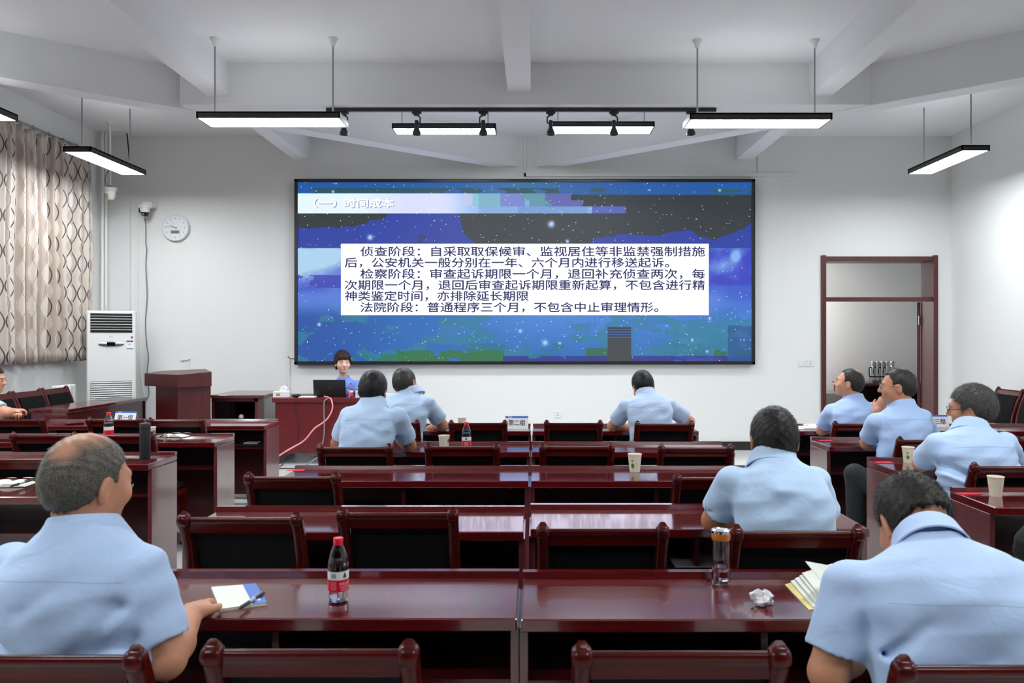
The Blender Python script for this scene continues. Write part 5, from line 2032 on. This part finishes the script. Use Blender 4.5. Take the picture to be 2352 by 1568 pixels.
def card(label, s, loc, rz=0.0):
    t = thing('group_card', label, 'sign', loc, rz, 'tent cards')
    h, d, w_ = .107, .035, .10
    mb = MB()
    mb.add([(-w_, -d, 0), (w_, -d, 0), (w_, 0, h), (-w_, 0, h), (w_, d, 0), (-w_, d, 0),
            (-w_, -d + .002, 0), (w_, -d + .002, 0), (w_, 0, h - .003), (-w_, 0, h - .003), (w_, d - .002, 0), (-w_, d - .002, 0)],
           [(0, 1, 2, 3), (2, 4, 5, 3), (7, 6, 9, 8), (8, 9, 11, 10), (0, 6, 7, 1), (4, 10, 11, 5)], M['pwhite'])
    mb.build('card', t, 0)
    pr = MB()
    n_ = Vector((0, -h, d)).normalized()

    def on(x, z, off=.0006):
        f_ = z / h
        return Vector((x, -d + d * f_, z)) + n_ * off
    pr.add([on(-w_, h * .86), on(w_, h * .86), on(w_, h), on(-w_, h)], [(0, 1, 2, 3)], M['blue'])

    def tx_(s_, x0_, x1_, zb, hh_, m_, bold):
        vs, fs = text_mesh(s_, 1.0, bold)
        a = min(v.x for v in vs)
        b_ = max(v.x for v in vs)
        pr.add([on(x0_ + (v.x - a) / (b_ - a) * (x1_ - x0_), zb + v.y * hh_, .0012) for v in vs], fs, m_)
    tx_(s, -.072, .072, .032, .052, M['ink'], 0)
    tx_(s, -.070, .074, .032, .052, M['ink'], 0)
    tx_('中国检察', -.075, -.04, h * .885, .011, M['pwhite'], 0)
    pr.build('lettering', t, 0)
    return t


card('white tent card of the second group standing at the front row seam', '第二组', Vector((P(1187, 0, 6.62).x, 6.62, .761)))
card('white tent card of the first group behind the left block bottle', '第一组', Vector((P(290, 0, 7.05).x, 7.05, .761)), math.radians(-3))
card('white tent card of the third group behind the man with silver glasses', '第三组', Vector((P(2150, 0, 6.72).x, 6.72, .761)))
nc = thing('name_card', 'small white name card beside the bottle on the teacher desk', 'sign', tp_(826, 8.76))
MB().box((-.045, -.01, 0), (.045, .0, .10), M['pwhite'], .001).box((-.045, -.0105, .085), (.045, -.0095, .10), M['blue']).build('card', nc, 0)
put = MB()
put_text(put, '周', -.035, .0, .03, .045, -.0108, M['ink'])
put.build('lettering', nc, 0)


# ------------------------------------------------------------------ notebooks, pens, papers
def pen(label, a, b_, r=.005, clip=True):
    a, b_ = Vector(a), Vector(b_)
    t = thing('pen', label, 'pen', a)
    d = b_ - a
    MB().tube([d * 0, d * .06, d * .08, d * .96], [.001, r * .55, r, r], M['black'], 10).build('barrel', t)
    MB().tube([d * .38, d * .60], r * 1.05, M['grdev'], 10).build('grip', t)
    MB().tube([d * .95, d * 1.0, d * 1.01], [r * .6, r * .6, r * .3], M['chrome'], 8).build('button', t)
    up_ = Vector((0, 0, r * 1.2))
    MB().tube([d * .62 + up_, d * .92 + up_], r * .3, M['chrome'], 6).build('clip', t)


nb = thing('pocket_notebook', 'small cream pocket notebook with blue back cover on the nearest table', 'notebook', (0, 0, 0))
c0, c1, c2, c3 = tab(505, 1405), tab(613, 1390), tab(588, 1346), tab(485, 1354)
nb.location = c0
q_ = [p_ - c0 for p_ in (c0, c1, c2, c3)]


def slab(mb, pts, z0_, z1_, m_):
    n = len(pts)
    mb.add([(p_.x, p_.y, z0_) for p_ in pts] + [(p_.x, p_.y, z1_) for p_ in pts],
           [tuple(range(n - 1, -1, -1)), tuple(range(n, 2 * n))] + [(i, (i + 1) % n, n + (i + 1) % n, n + i) for i in range(n)], m_)


mb = MB()
slab(mb, q_, .001, .009, M['paper'])
mb.build('pages', nb, 0)
mb = MB()
a_, b_ = q_[0].lerp(q_[1], .70), q_[3].lerp(q_[2], .70)
slab(mb, [a_, q_[1] * 1.0, q_[2], b_], .0092, .0102, mat('blue cover', rgb(40, 100, 190), .4))
a2, b2 = q_[0].lerp(q_[1], .76), q_[0].lerp(q_[1], .9)
slab(mb, [a2 + (b_ - a_) * .12, b2 + (b_ - a_) * .12, b2 + (b_ - a_) * .32, a2 + (b_ - a_) * .32], .0103, .0106, M['pwhite'])
mb.build('cover', nb, 0)
mb = MB()
slab(mb, [p_ * 1.0 for p_ in (q_[0], q_[1], q_[2], q_[3])], 0, .001, mat('yellow cover', rgb(220, 205, 140), .5))
mb.build('back_cover', nb, 0)
pen('black click pen lying on the pocket notebook', tab(549, 1397, .775), tab(607, 1360, .775), .0055)


def open_book(label, loc, rz, w_, d_, cat='notebook', lift=.012, cover=None):
    t = thing('open_notebook', label, cat, loc, rz)
    for s in (-1, 1):
        mb = MB()
        n = 10
        pr = [(0, .004)] + [(w_ * i / n, .004 + lift * math.sin(PI * min(1, i / n * 1.0) ** .7) + .006 * (1 - i / n)) for i in range(1, n + 1)] + [(w_, .002), (0, .002)]
        pr = [(s * x, z) for x, z in pr]
        if s < 0:
            pr = pr[::-1]
        vs = [(x, y, z) for y in (-d_ / 2, d_ / 2) for x, z in pr]
        k_ = len(pr)
        mb.add(vs, [tuple(range(k_)), tuple(range(2 * k_ - 1, k_ - 1, -1))] + [(i, k_ + i, k_ + (i + 1) % k_, (i + 1) % k_) for i in range(k_)], M['paper'])
        mb.build('page_block', t, 50)
    MB().box((-w_ - .004, -d_ / 2 - .004, 0), (w_ + .004, d_ / 2 + .004, .002), cover or M['black']).build('cover', t, 0)
    return t


open_book('open cream notebook with a black pen at the left picture edge', tab(22, 1112) + Vector((0, 0, .001)), math.radians(4), .13, .19)
a_ = tab(22, 1117, .785)
pen('black pen lying on the open notebook at the left picture edge', a_, tab(76, 1101, .785), .006)
open_book('open cream notebook at the aisle end of the left block second table', tab(404, 1001) + Vector((0, 0, .001)), math.radians(-12), .125, .17)
pen('black pen lying on the open notebook beside the aisle', tab(364, 1004, .785), tab(390, 992, .785), .005)

# booklet of the bowed man
bk = thing('booklet', 'open booklet with yellow cover read by the bowed man', 'booklet', tab(1855, 1385))
o0 = bk.location.copy()
mb = MB()
pl_ = [tab(*q2) - o0 for q2 in ((1858, 1401), (1803, 1343), (1872, 1322), (1930, 1392))]
slab(mb, pl_, .0, .002, mat('yellow card', rgb(226, 212, 140), .5))
mb.build('cover', bk, 0)
mb = MB()
for k_, (zz, du) in enumerate(((.004, 0), (.010, 10), (.016, 20), (.022, 26))):
    g_ = [tab(*q2) - o0 for q2 in ((1868 + du, 1398), (1816 + du, 1338 - k_ * 2), (1885 + du, 1310), (1940 + du, 1385))]
    slab(mb, g_, zz, zz + .002, M['paper'])
mb.build('pages', bk, 0)
mb = MB()
e0 = [P(1905, 1355, 2.22), P(1850, 1288, 2.33), P(1905, 1298, 2.36), P(1960, 1350, 2.30)]
e0 = [x - o0 for x in e0]
nn_ = (e0[1] - e0[0]).cross(e0[3] - e0[0]).normalized() * .002
mb.add(e0 + [x + nn_ for x in e0], [(3, 2, 1, 0), (4, 5, 6, 7), (0, 1, 5, 4), (1, 2, 6, 5), (2, 3, 7, 6), (3, 0, 4, 7)], M['paper'])
mb.build('raised_page', bk, 0)

# crumpled tissue
cr = MB()
rr_ = np.random.default_rng(8)
nu_, nv_ = 26, 14
vs = []
for j in range(nv_ + 1):
    for i in range(nu_):
        th_, ph_ = 2 * PI * i / nu_, PI * j / nv_
        d_ = np.array([math.cos(th_) * math.sin(ph_), math.sin(th_) * math.sin(ph_), math.cos(ph_)])
        s = 1 + .26 * math.sin(2 * th_ + 1.3 + 2 * ph_) + .13 * math.sin(5 * th_ - 3 * ph_ + .7) + .07 * math.sin(9 * ph_ + 4 * th_) + .05 * math.sin(13 * th_ + 7 * ph_)
        p_ = d_ * s * np.array([.032, .022, .021]) + np.array([.008 * math.sin(2 * th_), 0, .018])
        vs.append((p_[0], p_[1], max(p_[2], 0)))
cr.add(vs, [(j * nu_ + i, (j + 1) * nu_ + i, (j + 1) * nu_ + (i + 1) % nu_, j * nu_ + (i + 1) % nu_) for j in range(nv_) for i in range(nu_)], M['pwhite'])
o = tag(cr.build('crumpled_tissue', smooth=38), 'crumpled white tissue on the nearest table beside the booklet', 'tissue')
o.location = tab(1753, 1390) + Vector((0, 0, .0015))

# glass tumbler
gt = thing('glass_tumbler', 'clear glass tumbler with an amber band and silver lid on the nearest table', 'tumbler', tab(1656, 1341) + Vector((0, 0, .001)))
MB().lathe([(0, 0), (.026, 0), (.0285, .004), (.0295, .02), (.0295, .145), (.0275, .147), (.0275, .02), (.026, .012), (0, .010)], M['glass'], 36, None, False).build('body', gt)
MB().lathe([(0, .0135), (.0235, .0145), (.0238, .055), (0, .055)], M['water'], 30, None, False).build('water', gt)
MB().lathe([(.0295, .143), (.0300, .146), (.0300, .164), (.029, .166)], mat('amber band', rgb(186, 104, 30), .25), 36, None, False).build('collar', gt)
MB().lathe([(.0300, .164), (.0305, .167), (.0295, .174), (.020, .176), (.017, .174), (0, .174)], M['chrome'], 36, None, False).build('lid', gt)

# black thermos of the left block
th = thing('vacuum_flask', 'tall matt black thermos on the left block table beside the bald head', 'thermos', Vector((P(333, 1045, 4.98).x, 4.98, .761)))
MB().lathe([(0, 0), (.031, 0), (.033, .004), (.0335, .19), (.0335, .192), (0, .192)], mat('matt black', rgb(30, 32, 35), .6), 32, None, False).build('body', th)
MB().lathe([(.0325, .193), (.0335, .195), (.0335, .226), (.031, .231), (0, .231)], mat('matt black lid', rgb(34, 36, 39), .55), 32, None, False).build('lid', th)

# phone
ph = thing('mobile_phone', 'dark mobile phone lying on the left block front table', 'phone', Vector((P(172, 965, 6.95).x, 6.95, .761)), math.radians(25))
MB().box((-.075, -.037, 0), (.075, .037, .009), M['glassd'], .003).build('body', ph, 0)
MB().box((-.06, -.01, .009), (-.03, .02, .012), M['black'], .002).build('lens_block', ph, 0)


# red paper slips at the table ends
def slip(label, u, v, ln=.11, rz=0.0):
    p_ = tab(u, v)
    o_ = tag(MB().box((-ln / 2, -.022, 0), (ln / 2, .022, .0015), M['slip']).build('red_slip', smooth=0), label, 'paper slip', 'red paper slips')
    o_.location = p_ + Vector((0, 0, .0012))
    o_.rotation_euler = (0, 0, rz)


slip('red paper slip at the aisle end of the table with the black thermos', 385, 1045, .1)
slip('red paper slip at the aisle end of the table with the open notebook, left block', 517, 1001, .1)
slip('red paper slip at the aisle end of the left block front table', 628, 969, .09)
slip('red paper slip at the left end of the middle centre row', 680, 1080, .1)
slip('red paper slip at the end of the table before the chin resting man', 1896, 1012, .1)
slip('red paper slip at the end of the table with the elbow and cup, right block', 2028, 1062, .1)
slip('red paper slip beside the paper cup at the right picture edge', 2226, 1134, .105)

# papers and book in the right block
tag(MB().box((-.16, -.08, 0), (.06, .08, .003), M['pwhite']).box((-.07, -.07, .003), (.10, .07, .014), M['pwhite'], .001).build('paper_stack', smooth=0, loc=Vector((P(1858, 975, 6.62).x, 6.62, .761))), 'white papers on the right block front table beside the man looking up', 'papers')
bb = tag(MB().box((-.10, -.07, 0), (.10, .07, .008), mat('sky blue cover', rgb(60, 160, 230), .5), .001).box((-.05, -.05, .008), (.11, .09, .012), M['pwhite']).build('booklet', smooth=0), 'blue and white booklet under the arm of the chin resting man', 'booklet')
bb.location = Vector((P(2020, 1020, 5.62).x + .06, 5.62, .761))
bb.rotation_euler = (0, 0, .3)
# things on shelves under the tables
sb = tag(MB().box((-.14, -.09, 0), (.14, .09, .02), M['black'], .003).box((-.13, -.1, .02), (.12, .06, .026), M['grey'], .002).build('folder', smooth=0), 'dark folder with papers on the shelf under the second row, behind the tumbler', 'folder')
sb.location = (P(1610, 0, 3.3).x, 3.30, .563)
s2 = tag(MB().box((-.14, -.08, 0), (.14, .08, .02), M['black'], .004).box((-.05, -.06, .02), (.08, .05, .034), M['grdev'], .004).build('folder', smooth=0), 'black folder with a grey box on the shelf of the left block front table', 'folder')
s2.location = (P(570, 0, 6.9).x, 6.97, .563)
s3 = MB()
vs = []
for i in range(7):
    for j in range(4):
        vs.append((-.05 + .016 * i, .02 * math.sin(i * 1.9 + j), .006 + j * .016 + .006 * math.sin(i * 2.3)))
s3.add(vs, [(i * 4 + j, i * 4 + 4 + j, i * 4 + 5 + j, i * 4 + 1 + j) for i in range(6) for j in range(3)], M['pwhite'])
s3o = tag(s3.build('tissue_bag'), 'crumpled white plastic bag on the shelf below the black thermos', 'bag')
s3o.location = (P(306, 0, 4.9).x - .02, 4.84, .563)

# cables at the teacher desk
yd = 8.645
cable('cable', 'white and red cable sweeping from the laptop across the teacher desk to the floor',
      [tp_(745, 8.80, TZ + .01), P(758, 914, 8.68), P(763, 925, yd), P(763, 940, yd), P(755, 957, yd), P(742, 970, yd), P(722, 984, yd - .02), P(700, 1010, yd - .03), P(678, 1024, yd - .05), P(660, 1034, yd - .1), P(640, 1047, yd - .15), P(620, 1060, 8.2)], .009, mat('pink cable', rgb(238, 150, 160), .4))
cable('cable', 'grey cable hanging from the laptop down the front of the teacher desk',
      [tp_(752, 8.80, TZ + .01), P(752, 915, 8.68), P(745, 922, yd), P(744, 945, yd), P(745, 975, yd), P(744, 1000, yd), P(740, 1020, yd), P(733, 1045, yd - .05), P(715, 1060, 8.55), P(690, 1075, 8.45)], .008, M['grey'])
cable('cable', 'thin black mouse cable hanging in front of the teacher desk',
      [tp_(678, 8.74, TZ + .008), P(675, 918, 8.665), P(674, 932, yd), P(682, 955, yd), P(686, 985, yd), P(684, 1015, yd), P(690, 1035, yd), P(715, 1048, yd - .02), P(728, 1047, 8.6)], .004, M['black'])
cable('cable', 'black cable lying on the platform below the teacher desk',
      [P(675, 1043, 8.8), P(655, 1052, 8.7), P(648, 1068, 8.62), (P(640, 1075, 8.5).x, 8.42, ZP + .008), (P(700, 1075, 8.5).x, 8.40, ZP + .008)], .006, M['black'])

# thermoses and shelf in the corridor
cs = thing('corridor_counter', 'dark wooden counter with open shelves beyond the doorway', 'counter', (0, 0, 0))
cs.location = (6.0, 12.3, ZP - .02)
MB().box((-1.0, -.22, .71), (1.3, .42, .745), M['woodd'], .003).build('countertop', cs, 0)
k_ = MB()
for x in (-.98, -.35, .3, 1.0):
    k_.box((x, -.2, 0), (x + .03, .4, .71), M['woodd'])
k_.box((-.98, .38, 0), (1.3, .4, .71), M['woodd'])
k_.build('carcass', cs, 0)
MB().box((-.98, -.19, .40), (1.3, .38, .42), M['woodd']).build('shelf', cs, 0)
tnames = ['leftmost', 'second from the left', 'middle', 'second from the right', 'rightmost']
for i, u in enumerate((2005, 2015, 2026, 2037, 2049)):
    Yt = 12.25 + (.0 if i < 4 else .12)
    t = thing('thermos_jug', 'steel thermos jug on the corridor counter, ' + tnames[i] + ' of the five', 'thermos', (P(u, 0, Yt).x, Yt, ZP - .02 + .746), 0, 'thermos jugs')
    MB().lathe([(0, 0), (.052, 0), (.055, .006), (.055, .21), (.050, .235), (.034, .262), (.032, .275)], M['steel'], 28, None, False).build('body', t)
    MB().lathe([(.036, .275), (.037, .28), (.037, .335), (.034, .34), (0, .34)], M['steel'], 24, None, False).build('cap', t)
    MB().tube([(-.035, -.03, .245), (-.075, -.045, .24), (-.085, -.05, .19), (-.075, -.045, .11), (-.052, -.03, .10)], .010, M['black'], 8).build('handle', t)
    MB().lathe([(.0555, .085), (.0565, .09), (.0565, .105), (.0555, .11)], M['black'], 28, None, False).build('band', t)
